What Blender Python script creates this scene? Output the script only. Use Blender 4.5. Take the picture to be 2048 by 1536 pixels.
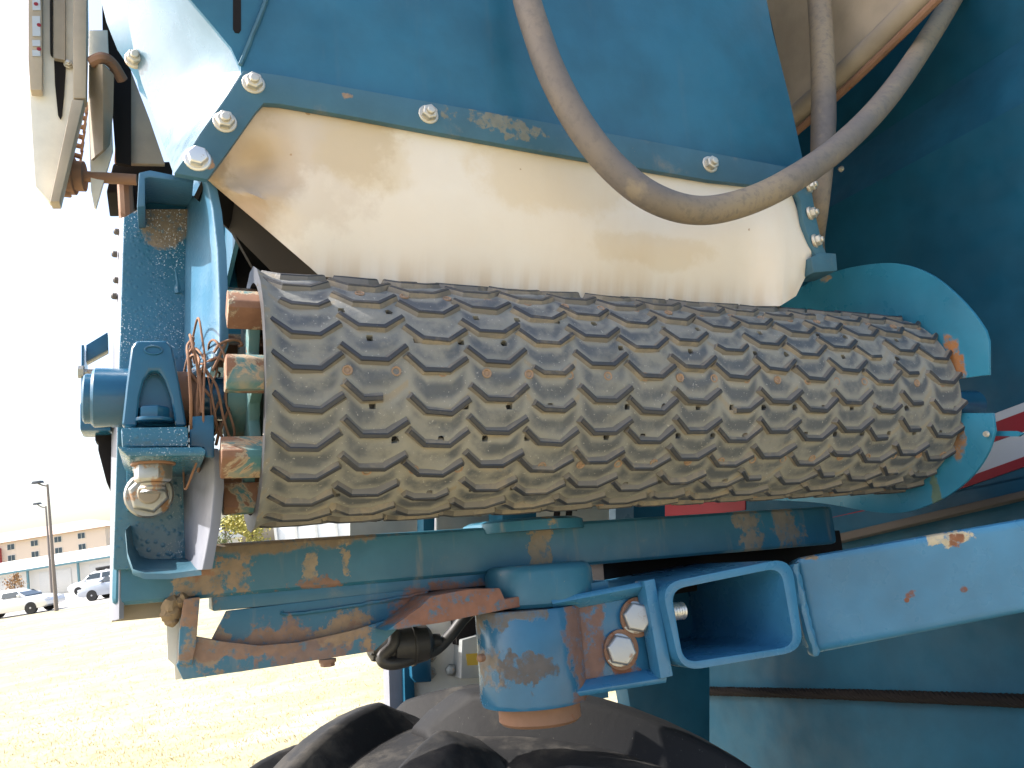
import bpy, bmesh, math, random
from mathutils import Vector, Matrix, noise
random.seed(7)
SC = bpy.context.scene
for o in list(bpy.data.objects): bpy.data.objects.remove(o)
R = math.radians
# ------------------------------------------------------------------ camera
F, CX, CY = 1593.0, 1024.0, 768.0           # focal length and centre in pixels of the 2048 px photograph
CAMH = 1.75
S = 0.75                                    # machine units -> metres
roll, pitch = R(9.1), R(8.43)
up = Vector((-math.sin(roll)*math.cos(pitch), -math.cos(roll)*math.cos(pitch), math.sin(pitch)))   # gravity up in (right, down, forward)
fw = Vector((0, 0, 1)); yw = (fw - up*fw.dot(up)).normalized(); xw = yw.cross(up)
def c2w(c): return Vector((c.dot(xw), c.dot(yw), c.dot(up)))
# the machine stands a little out of level: X along its drum, Z its own upright
mx = Vector((3621, 62, 1593)).normalized()
mz = Vector((-575, -7358, 1593)); mz = (mz - mx*mz.dot(mx)).normalized(); my = mz.cross(mx)
RM = Matrix((c2w(mx), c2w(my), c2w(mz))).transposed()     # machine -> world rotation
CAMPOS = Vector((0, 0, CAMH))
cam = bpy.data.cameras.new('camera'); camo = bpy.data.objects.new('camera', cam)
SC.collection.objects.link(camo); SC.camera = camo
rw, dw, fww = c2w(Vector((1,0,0))), c2w(Vector((0,1,0))), c2w(Vector((0,0,1)))
camo.matrix_world = Matrix.Translation(CAMPOS) @ Matrix((rw, -dw, -fww)).transposed().to_4x4()
cam.sensor_width = 36; cam.lens = 36*F/2048; cam.clip_start = 0.02; cam.clip_end = 3000
# ------------------------------------------------------------------ light
SUNDIR = (RM @ Vector((-0.72, 0.24, 0.65))).normalized()
el = math.asin(SUNDIR.z); az = math.atan2(SUNDIR.x, SUNDIR.y)
w = bpy.data.worlds.new('World'); SC.world = w; w.use_nodes = True
nt = w.node_tree; sky = nt.nodes.new('ShaderNodeTexSky'); sky.sky_type = 'NISHITA'; sky.sun_disc = False
sky.sun_elevation = el; sky.sun_rotation = az; sky.air_density = 1.0; sky.dust_density = 4.0; sky.ozone_density = 1.0
nt.links.new(sky.outputs[0], nt.nodes['Background'].inputs[0]); nt.nodes['Background'].inputs[1].default_value = 0.15
sun = bpy.data.lights.new('sun', 'SUN'); sun.energy = 4.0; sun.angle = R(0.53); sun.color = (1, .96, .90)
suno = bpy.data.objects.new('sun', sun); SC.collection.objects.link(suno)
suno.rotation_euler = SUNDIR.to_track_quat('Z', 'Y').to_euler(); suno.location = (0, 0, 30)
SC.view_settings.view_transform = 'Standard'; SC.view_settings.look = 'None'
SC.view_settings.exposure = 1.45; SC.view_settings.gamma = 1.0

# ------------------------------------------------------------------ pixel helpers (machine coordinates, camera at origin)
def ray(px, py):
    c = Vector((px-CX, py-CY, F)); return Vector((c.dot(mx), c.dot(my), c.dot(mz)))
def P(px, py, Y=None, X=None, Z=None, D=None):
    r = ray(px, py)
    if Y is not None: return r*(Y/r.y)
    if X is not None: return r*(X/r.x)
    if Z is not None: return r*(Z/r.z)
    return r*(D/F)
def PL(pts, **k): return [P(x, y, **k) for x, y in pts]
def wray(px, py):
    return c2w(Vector((px-CX, py-CY, F)))
def ground(px, py):
    r = wray(px, py); return CAMPOS + r*(-CAMH/r.z)
def wat(px, py, dist):                       # world point at a horizontal distance
    r = wray(px, py); return CAMPOS + r*(dist/math.hypot(r.x, r.y))

# ------------------------------------------------------------------ materials
MAT = {}
class N:
    def __init__(s, name):
        s.m = bpy.data.materials.new(name); s.m.use_nodes = True; s.t = s.m.node_tree
        s.b = s.t.nodes['Principled BSDF']; s.tc = s.t.nodes.new('ShaderNodeTexCoord')
        s.vec = s.tc.outputs['Object']; MAT[name] = s.m
    def n(s, typ, **k):
        q = s.t.nodes.new(typ)
        for a, v in k.items(): setattr(q, a, v)
        return q
    def put(s, sock, v):
        if hasattr(v, 'links') or hasattr(v, 'is_linked'): s.t.links.new(v, sock)
        else: sock.default_value = v
    def noise(s, scale, detail=4, rough=.55, vec=None, stretch=None, dist=0):
        v = vec or s.vec
        if stretch:
            mp = s.n('ShaderNodeMapping'); mp.inputs['Scale'].default_value = stretch; s.put(mp.inputs[0], v); v = mp.outputs[0]
        q = s.n('ShaderNodeTexNoise'); s.put(q.inputs['Vector'], v)
        q.inputs['Scale'].default_value = scale; q.inputs['Detail'].default_value = detail; q.inputs['Roughness'].default_value = rough
        q.inputs['Distortion'].default_value = dist
        return q.outputs['Fac']
    def ramp(s, f, a, b, lo=0., hi=1.):
        q = s.n('ShaderNodeMapRange', interpolation_type='SMOOTHSTEP'); s.put(q.inputs[0], f)
        for i, v in zip((1, 2, 3, 4), (a, b, lo, hi)): q.inputs[i].default_value = v
        return q.outputs[0]
    def math(s, op, a, b=0.):
        q = s.n('ShaderNodeMath', operation=op); s.put(q.inputs[0], a); s.put(q.inputs[1], b); return q.outputs[0]
    def mix(s, f, a, b):
        q = s.n('ShaderNodeMix', data_type='RGBA'); s.put(q.inputs[0], f)
        s.put(q.inputs[6], a if not isinstance(a, tuple) else (*a, 1)); s.put(q.inputs[7], b if not isinstance(b, tuple) else (*b, 1))
        return q.outputs[2]
    def fmix(s, f, a, b):
        q = s.n('ShaderNodeMix', data_type='FLOAT'); s.put(q.inputs[0], f); s.put(q.inputs[2], a); s.put(q.inputs[3], b); return q.outputs[0]
    def bump(s, h, strength=.2, dist=.002):
        q = s.n('ShaderNodeBump'); q.inputs['Strength'].default_value = strength; q.inputs['Distance'].default_value = dist
        s.put(q.inputs['Height'], h); s.t.links.new(q.outputs[0], s.b.inputs['Normal'])
    def col(s, v): s.put(s.b.inputs['Base Color'], v if not isinstance(v, tuple) else (*v, 1))
    def rough(s, v): s.put(s.b.inputs['Roughness'], v)
    def metal(s, v): s.put(s.b.inputs['Metallic'], v)
    def spot(s, c, r, rag=.9, sc=42., soft=.25, squash=(1, 1, 1)):
        # a stain with a shape of its own round the point c (machine coordinates)
        cc = (Vector(c)-BASE)*S
        q = s.n('ShaderNodeVectorMath', operation='SUBTRACT'); s.put(q.inputs[0], s.vec); q.inputs[1].default_value = cc
        m = s.n('ShaderNodeVectorMath', operation='MULTIPLY'); s.put(m.inputs[0], q.outputs[0]); m.inputs[1].default_value = squash
        l = s.n('ShaderNodeVectorMath', operation='LENGTH'); s.put(l.inputs[0], m.outputs[0])
        d = s.math('DIVIDE', l.outputs['Value'], r*S)
        n = s.math('MULTIPLY', s.math('SUBTRACT', s.noise(sc, 5, .65), .5), rag*2)
        return s.ramp(s.math('ADD', d, n), 1.0, 1.0-soft)
BASE = Vector((0, 0, 0))                    # set below: machine coordinates of the harvester's foot
RUST = (.21, .075, .03); DUST = (.31, .24, .16); BLUE = (.022, .125, .215); SKYB = (.075, .26, .43); CREAM = (.74, .63, .46)

def paint(name, base, rough=.34, dust=.35, rust=.2, chips=.3, spots=(), streak=.0, wet=0., glint=0., dustcol=DUST, spec=.5):
    s = N(name)
    v = s.noise(9, 6, .6)
    c = s.mix(s.ramp(v, .3, .7), tuple(x*.82 for x in base), tuple(min(1, x*1.13) for x in base))
    dn = s.noise(24, 8, .68, dist=.4)
    df = s.ramp(dn, .72-.32*dust, .98-.3*dust, 0, .25+.6*dust)
    if streak:
        sn = s.noise(1, 5, .6, stretch=(62, 62, 7))
        df = s.math('MAXIMUM', df, s.ramp(sn, .56, .74, 0, streak))
    c = s.mix(df, c, dustcol)
    rn = s.noise(34, 8, .7, dist=.5)
    rf = s.ramp(rn, .80-.26*rust, .84-.26*rust, 0, 1 if rust > 0 else 0)
    rc = s.mix(s.noise(130, 4), tuple(x*.55 for x in RUST), tuple(min(1, x*1.6) for x in RUST))
    c = s.mix(rf, c, rc)
    cn = s.noise(240, 3, .6)
    cf = s.ramp(cn, .80-.08*chips, .83-.08*chips, 0, .8)
    c = s.mix(cf, c, DUST)
    grime = s.math('MAXIMUM', df, rf)
    for (p, r, colr, rag, sq) in spots:
        f = s.math('MULTIPLY', s.spot(p, r, rag*1.5, squash=sq, soft=.28), s.ramp(s.noise(95, 7, .75), .34, .5, .1, .95))
        c = s.mix(f, c, s.mix(s.noise(110, 5), tuple(x*.6 for x in colr), tuple(min(1, x*1.25) for x in colr)))
        grime = s.math('MAXIMUM', grime, f)
    if glint:  # pale flecks paint bright glints into the base colour
        c = s.mix(s.math('MULTIPLY', s.ramp(s.noise(640, 2, .5), .62, .66, 0, 1), s.ramp(s.noise(14, 4), .42, .62, 0, glint)), c, (.62, .68, .72))
    s.col(c); s.rough(s.fmix(grime, s.ramp(s.noise(30, 3), .3, .7, rough*.8, rough*1.2), .82))
    s.b.inputs['Specular IOR Level'].default_value = spec
    h = s.math('ADD', s.math('MULTIPLY', s.noise(220, 3), .25), s.math('MULTIPLY', grime, .5))
    if wet:
        vo = s.n('ShaderNodeTexVoronoi'); vo.inputs['Scale'].default_value = 190; s.put(vo.inputs['Vector'], s.vec)
        dr = s.ramp(vo.outputs['Distance'], .45, .1); h = s.math('ADD', h, s.math('MULTIPLY', dr, wet))
    s.bump(h, .35, .0012)
    return s.m
def rubber(name, a, b, dusty=.5, scale=14, rough=.75):
    s = N(name)
    oi = s.n('ShaderNodeObjectInfo')
    ad = s.n('ShaderNodeVectorMath', operation='ADD'); s.put(ad.inputs[0], s.vec)
    mu = s.n('ShaderNodeVectorMath', operation='SCALE'); s.put(mu.inputs[0], oi.outputs['Location']); mu.inputs[3].default_value = 3.1
    s.put(ad.inputs[1], mu.outputs[0]); v = ad.outputs[0]
    f = s.ramp(s.math('ADD', s.noise(scale, 8, .65, vec=v), s.math('MULTIPLY', s.math('SUBTRACT', oi.outputs['Random'], .5), .22)), .62-.3*dusty, .85-.3*dusty)
    c = s.mix(f, a, b)
    c = s.mix(s.ramp(s.noise(320, 3, vec=v), .69, .77, 0, .28), c, (.4, .37, .32))
    s.col(c); s.rough(s.fmix(f, rough*.72, .9)); s.bump(s.noise(170, 5, vec=v), .3, .0012)
    return s.m
def plain(name, c, rough=.6, metal=0., var=.15, scale=20, bump=.1):
    s = N(name); s.col(s.mix(s.noise(scale, 5), tuple(x*(1-var) for x in c), tuple(min(1, x*(1+var)) for x in c)))
    s.rough(rough); s.metal(metal); s.bump(s.noise(120, 4), bump, .001); return s.m

# ------------------------------------------------------------------ mesh helpers
class MB:
    def __init__(s): s.v = []; s.f = []; s.mi = []
    def add(s, vs, fs, mi=0):
        o = len(s.v); s.v += [Vector(v) for v in vs]; s.f += [tuple(i+o for i in f) for f in fs]; s.mi += [mi]*len(fs); return s
    def prism(s, poly, vec, mi=0):
        n = len(poly); vec = Vector(vec)
        vs = list(poly)+[p+vec for p in poly]
        return s.add(vs, [tuple(range(n)), tuple(range(2*n-1, n-1, -1))]+[(i, i+n, (i+1) % n+n, (i+1) % n) for i in range(n)], mi)
    def box(s, a, b, mi=0):
        (x0, y0, z0), (x1, y1, z1) = a, b
        return s.prism([Vector(q) for q in ((x0, y0, z0), (x1, y0, z0), (x1, y0, z1), (x0, y0, z1))], (0, y1-y0, 0), mi)
    def lathe(s, p0, axis, prof, seg=24, mi=0, close=True):
        # prof: (distance along the axis, radius)
        a = Vector(axis).normalized(); u = a.orthogonal().normalized(); w_ = a.cross(u); vs = []; fs = []
        for (h, r) in prof:
            for k in range(seg):
                t = 2*math.pi*k/seg; vs.append(Vector(p0)+a*h+u*(r*math.cos(t))+w_*(r*math.sin(t)))
        m = len(prof)
        for i in range(m-1):
            for k in range(seg):
                k2 = (k+1) % seg; fs.append((i*seg+k, i*seg+k2, (i+1)*seg+k2, (i+1)*seg+k))
        if close: fs += [tuple(range(seg-1, -1, -1)), tuple((m-1)*seg+k for k in range(seg))]
        return s.add(vs, fs, mi)
    def cyl(s, p0, p1, r, seg=24, mi=0, cham=0):
        d = Vector(p1)-Vector(p0); L = d.length
        pr = [(0, r), (L, r)] if not cham else [(0, r-cham), (cham, r), (L-cham, r), (L, r-cham)]
        return s.lathe(p0, d, pr, seg, mi)
    def hexa(s, p0, axis, r, h, mi=0): return s.lathe(p0, axis, [(0, r), (h*.85, r), (h, r*.87)], 6, mi)
    def tube(s, pts, r, seg=12, mi=0, sub=6, rf=None):
        pts = [Vector(p) for p in pts]; path = []
        if sub > 1:
            q = [pts[0]*2-pts[1]]+pts+[pts[-1]*2-pts[-2]]
            for i in range(1, len(q)-2):
                for k in range(sub):
                    t = k/sub; a, b, c, d = q[i-1], q[i], q[i+1], q[i+2]
                    path.append(.5*((2*b)+(c-a)*t+(2*a-5*b+4*c-d)*t*t+(3*b-a-3*c+d)*t**3))
            path.append(pts[-1])
        else: path = pts
        vs = []; fs = []; u = None; n = len(path)
        for i, p in enumerate(path):
            t = (path[min(i+1, n-1)]-path[max(i-1, 0)]).normalized()
            u = (t.orthogonal() if u is None else u-t*u.dot(t)).normalized(); w_ = t.cross(u)
            rr = r*(rf(i/(n-1)) if rf else 1)
            for k in range(seg):
                a = 2*math.pi*k/seg; vs.append(p+u*(rr*math.cos(a))+w_*(rr*math.sin(a)))
        for i in range(n-1):
            for k in range(seg):
                k2 = (k+1) % seg; fs.append((i*seg+k, i*seg+k2, (i+1)*seg+k2, (i+1)*seg+k))
        fs += [tuple(range(seg-1, -1, -1)), tuple((n-1)*seg+k for k in range(seg))]
        return s.add(vs, fs, mi)
    def sheet(s, grid, th, mi=0, vec=None):
        # a curved plate: grid of points, thickness th away from the camera (or along vec)
        m, n = len(grid), len(grid[0]); nor = []
        for i in range(m):
            for j in range(n):
                a = grid[min(i+1, m-1)][j]-grid[max(i-1, 0)][j]; b = grid[i][min(j+1, n-1)]-grid[i][max(j-1, 0)]
                q = a.cross(b)
                if q.length < 1e-9: q = nor[-1] if nor else Vector((0, 1, 0))
                q.normalize()
                if q.dot(grid[i][j]) < 0: q = -q
                nor.append(Vector(vec).normalized() if vec else q)
        fl = [p for r in grid for p in r]; vs = fl+[p+q*th for p, q in zip(fl, nor)]; o = m*n; fs = []
        for i in range(m-1):
            for j in range(n-1):
                a, b, c, d = i*n+j, i*n+j+1, (i+1)*n+j+1, (i+1)*n+j
                fs += [(a, b, c, d), (d+o, c+o, b+o, a+o)]
        for j in range(n-1):
            fs += [(j+1, j, j+o, j+1+o), ((m-1)*n+j, (m-1)*n+j+1, (m-1)*n+j+1+o, (m-1)*n+j+o)]
        for i in range(m-1):
            fs += [(i*n, (i+1)*n, (i+1)*n+o, i*n+o), ((i+1)*n+n-1, i*n+n-1, i*n+n-1+o, (i+1)*n+n-1+o)]
        return s.add(vs, fs, mi)
    def rag(s, amp, sc):                       # uneven, hand-made edges
        for v in s.v: v += Vector(noise.noise_vector(v*sc))*amp
        return s

def mesh(mb, name, mats, bevel=0, seg=2, smooth=35, off=Vector((0, 0, 0)), scale=None):
    sc = S if scale is None else scale
    me = bpy.data.meshes.new(name); me.from_pydata([(v-off)*sc for v in mb.v], [], mb.f)
    for m in (mats if isinstance(mats, (list, tuple)) else [mats]): me.materials.append(m if not isinstance(m, str) else MAT[m])
    me.polygons.foreach_set('material_index', mb.mi)
    bm = bmesh.new(); bm.from_mesh(me); bmesh.ops.recalc_face_normals(bm, faces=bm.faces)
    if bevel:
        es = [e for e in bm.edges if len(e.link_faces) == 2 and e.calc_face_angle(0) > R(28)]
        bmesh.ops.bevel(bm, geom=es, offset=bevel*sc, segments=seg, profile=.6, affect='EDGES', clamp_overlap=True)
    bm.to_mesh(me); bm.free()
    if smooth:
        me.polygons.foreach_set('use_smooth', [True]*len(me.polygons)); me.set_sharp_from_angle(angle=R(smooth))
    me.update(); return me
COL = SC.collection
def link(name, me, parent=None, label=None, cat=None, group=None, kind=None, loc=None, rot=None):
    o = bpy.data.objects.new(name, me); COL.objects.link(o)
    if parent is not None: o.parent = parent
    if loc is not None: o.location = loc
    if rot is not None: o.rotation_euler = rot
    for k, v in (('label', label), ('category', cat), ('group', group), ('kind', kind)):
        if v: o[k] = v
    return o
def part(name, mb, mats, parent=None, label=None, bevel=0, seg=2, smooth=35, kind=None):
    return link(name, mesh(mb, name, mats, bevel, seg, smooth, BASE), ROOT if parent is None else parent, label=label, kind=kind)

# the harvester's foot: the point of the ground under its wheel
TYC = P(880, 1400, Y=1.25)                  # crown of the tyre
foot_w = CAMPOS + RM @ (TYC*S); foot_w.z = 0
BASE = (RM.transposed() @ (foot_w-CAMPOS))/S
ROOT = link('harvester', None, label='blue and cream field harvester with a rubber treaded drum, seen close up', cat='harvester')
ROOT.matrix_world = Matrix.Translation(foot_w) @ RM.to_4x4()

# ================================================================== GROUND AND FAR BACKGROUND
def gmat():
    s = N('dry_grass_ground'); v = s.tc.outputs['Object']
    big = s.noise(.25, 6, .6); c = s.mix(s.ramp(big, .35, .65), (.33, .285, .155), (.37, .325, .20))
    st = s.noise(1, 7, .68, stretch=(.5, 1.2, 1), dist=1.2); c = s.mix(s.ramp(st, .46, .68, 0, .7), c, (.43, .385, .29)); c = s.mix(s.ramp(s.noise(2.2, 8, .72, dist=.8), .50, .66, 0, .6), c, (.23, .195, .09))
    c = s.mix(s.ramp(s.noise(5, 6, .7), .6, .75, 0, .5), c, (.20, .175, .075))
    c = s.mix(s.ramp(s.noise(38, 4, .7), .56, .76, 0, .3), c, (.2, .15, .08))
    s.col(c); s.rough(.95); s.bump(s.noise(20, 6, .7), .6, .03); return s.m
gmat()
g = MB()
n = 40
gx = [-900+1800*(i/n) for i in range(n+1)]
g.add([(x, y, 0) for y in gx for x in gx], [(j*(n+1)+i, j*(n+1)+i+1, (j+1)*(n+1)+i+1, (j+1)*(n+1)+i) for j in range(n) for i in range(n)])
link('ground', mesh(g, 'ground', 'dry_grass_ground', scale=1), kind='structure')
# parking strip in front of the storage building
def wd(px, py, Yd):
    r = wray(px, py); return CAMPOS + r*(Yd/r.y)
def bpart(name, mb, mats, parent=None, loc=Vector((0, 0, 0)), bevel=0, smooth=35, **k):
    return link(name, mesh(mb, name, mats, bevel, 2, smooth, loc, 1), parent, **k)
def bthing(name, loc, label, cat, group=None, rz=0):
    o = link(name, None, label=label, cat=cat, group=group, loc=loc); o.rotation_euler.z = rz; return o
plain('parking_concrete', (.34, .33, .31), .9, var=.12, scale=.6)
lot = MB(); lot.add([(-90, 43, .004), (30, 43, .004), (30, 79, .004), (-90, 79, .004)], [(0, 1, 2, 3)])
link('parking_lot', mesh(lot, 'parking_lot', 'parking_concrete', scale=1), kind='structure')

plain('storage_wall', (.72, .68, .62), .8); plain('storage_roof', (.70, .70, .70), .5); plain('gutter_teal', (.10, .22, .25), .5)
plain('door_white', (.66, .64, .60), .6); plain('hotel_wall', (.66, .56, .49), .85); plain('hotel_roof', (.42, .31, .26), .85)
plain('hotel_red', (.36, .06, .06), .8); plain('window_glass', (.05, .08, .11), .12, var=.3); plain('trim_white', (.7, .69, .66), .6)
# low storage building
Y0 = 80; xl, xr = wd(-260, 1200, Y0).x, wd(400, 1150, Y0).x; EH = 2.85
st = bthing('storage_building', ((xl+xr)/2, Y0, 0), 'low cream storage building with a white roof and roller doors beyond the parked cars', 'building')
c0 = Vector(st.location)
b = MB(); b.box((xl, Y0, 0), (xr, Y0+12, EH)); bpart('wall', b, 'storage_wall', st, c0)
b = MB(); b.prism([Vector((xl-.4, Y0-.5, EH+.02)), Vector((xl-.4, Y0+6, EH+1.25)), Vector((xl-.4, Y0+12.5, EH+.02))], (xr-xl+.8, 0, 0)); bpart('roof', b, 'storage_roof', st, c0)
b = MB(); b.box((xl-.4, Y0-.62, EH-.12), (xr+.4, Y0-.505, EH+.08)); bpart('gutter', b, 'gutter_teal', st, c0)
k = wd(62, 1170, Y0).x
for i in range(-2, 5):
    x = k+i*5.05
    if xl < x < xr:
        b = MB(); b.box((x-.09, Y0-.5, 0), (x+.09, Y0-.32, EH-.1)); bpart('post', b, 'gutter_teal', st, c0)
        if x+5 < xr:
            b = MB(); b.box((x+.9, Y0-.06, 0), (x+4.1, Y0-.003, 2.4))
            for q in range(9): b.box((x+.9, Y0-.085, .15+q*.26), (x+4.1, Y0-.06, .2+q*.26))
            bpart('roller_door', b, 'door_white', st, c0)
# hotel
Y0 = 217; xl, xr = wd(-160, 1100, Y0).x, wd(212, 1080, Y0).x
ho = bthing('hotel', ((xl+xr)/2, Y0, 0), 'tan four storey hotel with a brown hipped roof far behind the storage building', 'building'); c0 = Vector(ho.location)
b = MB(); b.box((xl, Y0, 0), (xr, Y0+18, 12.9)); bpart('wall', b, 'hotel_wall', ho, c0)
b = MB(); b.add([(xl-1, Y0-1, 12.95), (xr+1, Y0-1, 12.95), (xr+1, Y0+19, 12.95), (xl-1, Y0+19, 12.95), (xl+9, Y0+9, 16.2), (xr-9, Y0+9, 16.2)], [(0, 1, 5, 4), (1, 2, 5), (2, 3, 4, 5), (3, 0, 4), (0, 3, 2, 1)]); bpart('roof', b, 'hotel_roof', ho, c0)
xx = wd(0, 1100, Y0).x; b = MB(); b.box((xx-9, Y0-1.2, 0), (xx+.4, Y0-.005, 11.6)); bpart('tower_bay', b, 'hotel_red', ho, c0)
for i in range(-3, 4):
    x = wd(22, 1091, Y0).x+i*6.45
    if xl+2 < x < xr-1 and not (xx-10.5 < x < xx+1.5):
        for z in (5.4, 8.55, 11.5):
            b = MB(); b.box((x-1.05, Y0-.12, z-.82), (x+1.05, Y0-.004, z+.82)); f = bpart('window', b, 'trim_white', ho, c0)
            for s_ in (-1, 1):
                b = MB(); b.box((x+s_*.5-.44, Y0-.16, z-.72), (x+s_*.5+.44, Y0-.122, z+.72)); bpart('pane', b, 'window_glass', f, c0)
# lamp posts
plain('pole_grey', (.20, .17, .15), .6, .3); plain('lamp_dark', (.05, .06, .08), .5)
def lamp(px, py, ptop, hx, hy, label):
    p = ground(px, py); t = wd(ptop[0], ptop[1], p.y); H = t.z
    th = bthing('light_pole', p, label, 'light pole')
    b = MB(); b.lathe((0, 0, 0), (0, 0, 1), [(0, .11), (H, .06)], 12); bpart('pole', b, 'pole_grey', th)
    h = wd(hx, hy, p.y)-p
    b = MB(); b.tube([(0, 0, H-.1), (h.x*.5, 0, H-.02), (h.x, 0, h.z)], .04, 8, sub=4); bpart('arm', b, 'pole_grey', th)
    b = MB(); b.prism([Vector((h.x-.28, -.16, h.z)), Vector((h.x+.26, -.16, h.z)), Vector((h.x+.2, -.16, h.z+.13)), Vector((h.x-.22, -.16, h.z+.14))], (0, .32, 0)); bpart('lamp_head', b, 'lamp_dark', th, bevel=.02)
lamp(113, 1222, (98, 968), 76, 967, 'taller grey light pole rising in front of the storage building')
lamp(105, 1203, (93, 1012), 75, 1009, 'shorter light pole standing just behind the taller one')

# cars
def carpaint(name, c):
    s = N(name); s.col(c); s.rough(.3); s.b.inputs['Coat Weight'].default_value = .6; s.metal(.25)
carpaint('paint_white', (.72, .72, .72)); carpaint('paint_silver', (.42, .45, .50)); plain('car_glass', (.03, .045, .055), .06, var=.1)
plain('tyre_black', (.025, .025, .025), .85); plain('rim_alloy', (.5, .5, .52), .35, .8); plain('lamp_red', (.4, .02, .02), .3); plain('lamp_clear', (.75, .75, .78), .15)
def car(pos, facing, paintm, label, suv=False, rack=False):
    # local: nose toward +x, length 4.6 m
    th = bthing('parked_car', pos, label, 'car', 'cars parked before the storage building', 0 if facing > 0 else math.pi)
    hgt = 1.68 if suv else 1.45
    low = [(-2.28, .42), (-2.3, .72), (-2.2, .95), (-1.7, 1.0), (0.95, .98), (1.7, .88), (2.15, .74), (2.3, .58), (2.28, .36), (1.95, .26), (-2.0, .26)]
    if suv: low = [(-2.2, .42), (-2.24, .8), (-2.18, 1.05), (0.9, 1.08), (1.75, .98), (2.15, .84), (2.28, .62), (2.24, .38), (1.95, .3), (-2.0, .3)]
    b = MB(); b.prism([Vector((x, -.9, z)) for x, z in low], (0, 1.8, 0)); bd = bpart('body', b, paintm, th, bevel=.09)
    top = [(-1.75, .98), (-1.15, hgt-.09), (-.5, hgt), (.15, hgt-.04), (.62, hgt-.22), (1.12, .97)]
    if suv: top = [(-2.12, 1.04), (-1.95, hgt-.1), (-1.4, hgt), (.1, hgt-.02), (.45, hgt-.16), (1.0, 1.06)]
    b = MB(); vs = [Vector((x, y*(.86 if z < 1.1 else .66), z)) for y in (-1, 1) for x, z in top]; n_ = len(top)
    b.add(vs, [tuple(range(n_-1, -1, -1)), tuple(range(n_, 2*n_))]+[(i, (i+1) % n_, (i+1) % n_+n_, i+n_) for i in range(n_)]); bpart('cabin', b, paintm, th, bevel=.05)
    cx = sum(p[0] for p in top)/n_
    for y in (-1, 1):
        for (fa, fb) in ((.04, .47), (.53, .95)):
            x0, x1 = top[0][0]+.25, top[-1][0]-.12; a0 = x0+(x1-x0)*fa; a1 = x0+(x1-x0)*fb; zt = hgt-.16; zb = 1.03 if not suv else 1.12
            t0 = max(a0, top[1][0]+.12 if fa < .2 else a0); t1 = min(a1, top[4][0]-.02 if fb > .6 else a1)
            q = [Vector((a0, y*.858, zb)), Vector((a1, y*.858, zb)), Vector((t1, y*.70, zt)), Vector((t0, y*.70, zt))]
            b = MB(); b.prism(q, (0, y*.02, 0)); bpart('side_window', b, 'car_glass', th)
    for (i0, i1, nm) in ((4, 5, 'windscreen'), (1, 0, 'rear_window')):
        a, c = Vector((top[i0][0], 0, top[i0][1])), Vector((top[i1][0], 0, top[i1][1])); d = (c-a); nrm = Vector((abs(d.z), 0, abs(d.x)))*(1/d.length); nrm.x *= 1 if i0 == 4 else -1
        q = [a+d*.08+Vector((0, -.58, 0)), a+d*.08+Vector((0, .58, 0)), a+d*.92+Vector((0, .74, 0)), a+d*.92+Vector((0, -.74, 0))]
        b = MB(); b.prism(q, nrm*.03); bpart(nm, b, 'car_glass', th)
    for x in (-1.42, 1.4):
        for y in (-1, 1):
            c = Vector((x, y*.80, .33)); ax = Vector((0, y, 0))
            b = MB(); b.lathe(c-ax*.1, ax, [(0, .2), (0, .31), (.03, .33), (.19, .33), (.215, .31), (.215, .21)], 24); wl = bpart('wheel', b, 'tyre_black', th)
            b = MB(); b.lathe(c-ax*.05, ax, [(0, .205), (.15, .215), (.15, .19), (.12, .17)], 20)
            for q in range(5):
                a = q*2*math.pi/5; dv = Vector((math.cos(a), 0, math.sin(a))); e = Vector((-math.sin(a), 0, math.cos(a)))*.035
                b.prism([c+ax*.09-e, c+ax*.09+e, c+ax*.07+dv*.19+e, c+ax*.07+dv*.19-e], ax*.03)
            bpart('rim', b, 'rim_alloy', wl)
    for y in (-1, 1):
        b = MB(); b.box((2.1, y*.62-.2, .62), (2.26, y*.62+.2, .76)); bpart('headlight', b, 'lamp_clear', th, bevel=.03)
        b = MB(); b.box((-2.31, y*.62-.18, .74), (-2.15, y*.62+.18, .92)); bpart('tail_light', b, 'lamp_red', th, bevel=.03)
        b = MB(); b.box((.75, y*.92-.08, 1.0), (.9, y*.92+.08, 1.13)); bpart('mirror', b, paintm, th, bevel=.03)
    if rack:
        b = MB(); b.box((-1.2, -.5, hgt+.06), (.1, .5, hgt+.28)); bpart('roof_load', b, 'tyre_black', th, bevel=.08)
        for x in (-1, -.1):
            b = MB(); b.box((x-.03, -.62, hgt-.03), (x+.03, .62, hgt+.065)); bpart('roof_bar', b, 'pole_grey', th)
p = ground(64, 1228); car(p-Vector((1.4, -.8, 0)), 1, 'paint_white', 'white sedan parked left of the light poles, nose toward them')
p = ground(186, 1202); car(p+Vector((1.4, .8, 0)), -1, 'paint_silver', 'silver sedan in the pair beside the harvester post, nearer the field')
p = ground(158, 1190); car(p+Vector((1.4, .8, 0)), -1, 'paint_white', 'white car with a dark load on its roof, behind the silver sedan', True, True)
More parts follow.
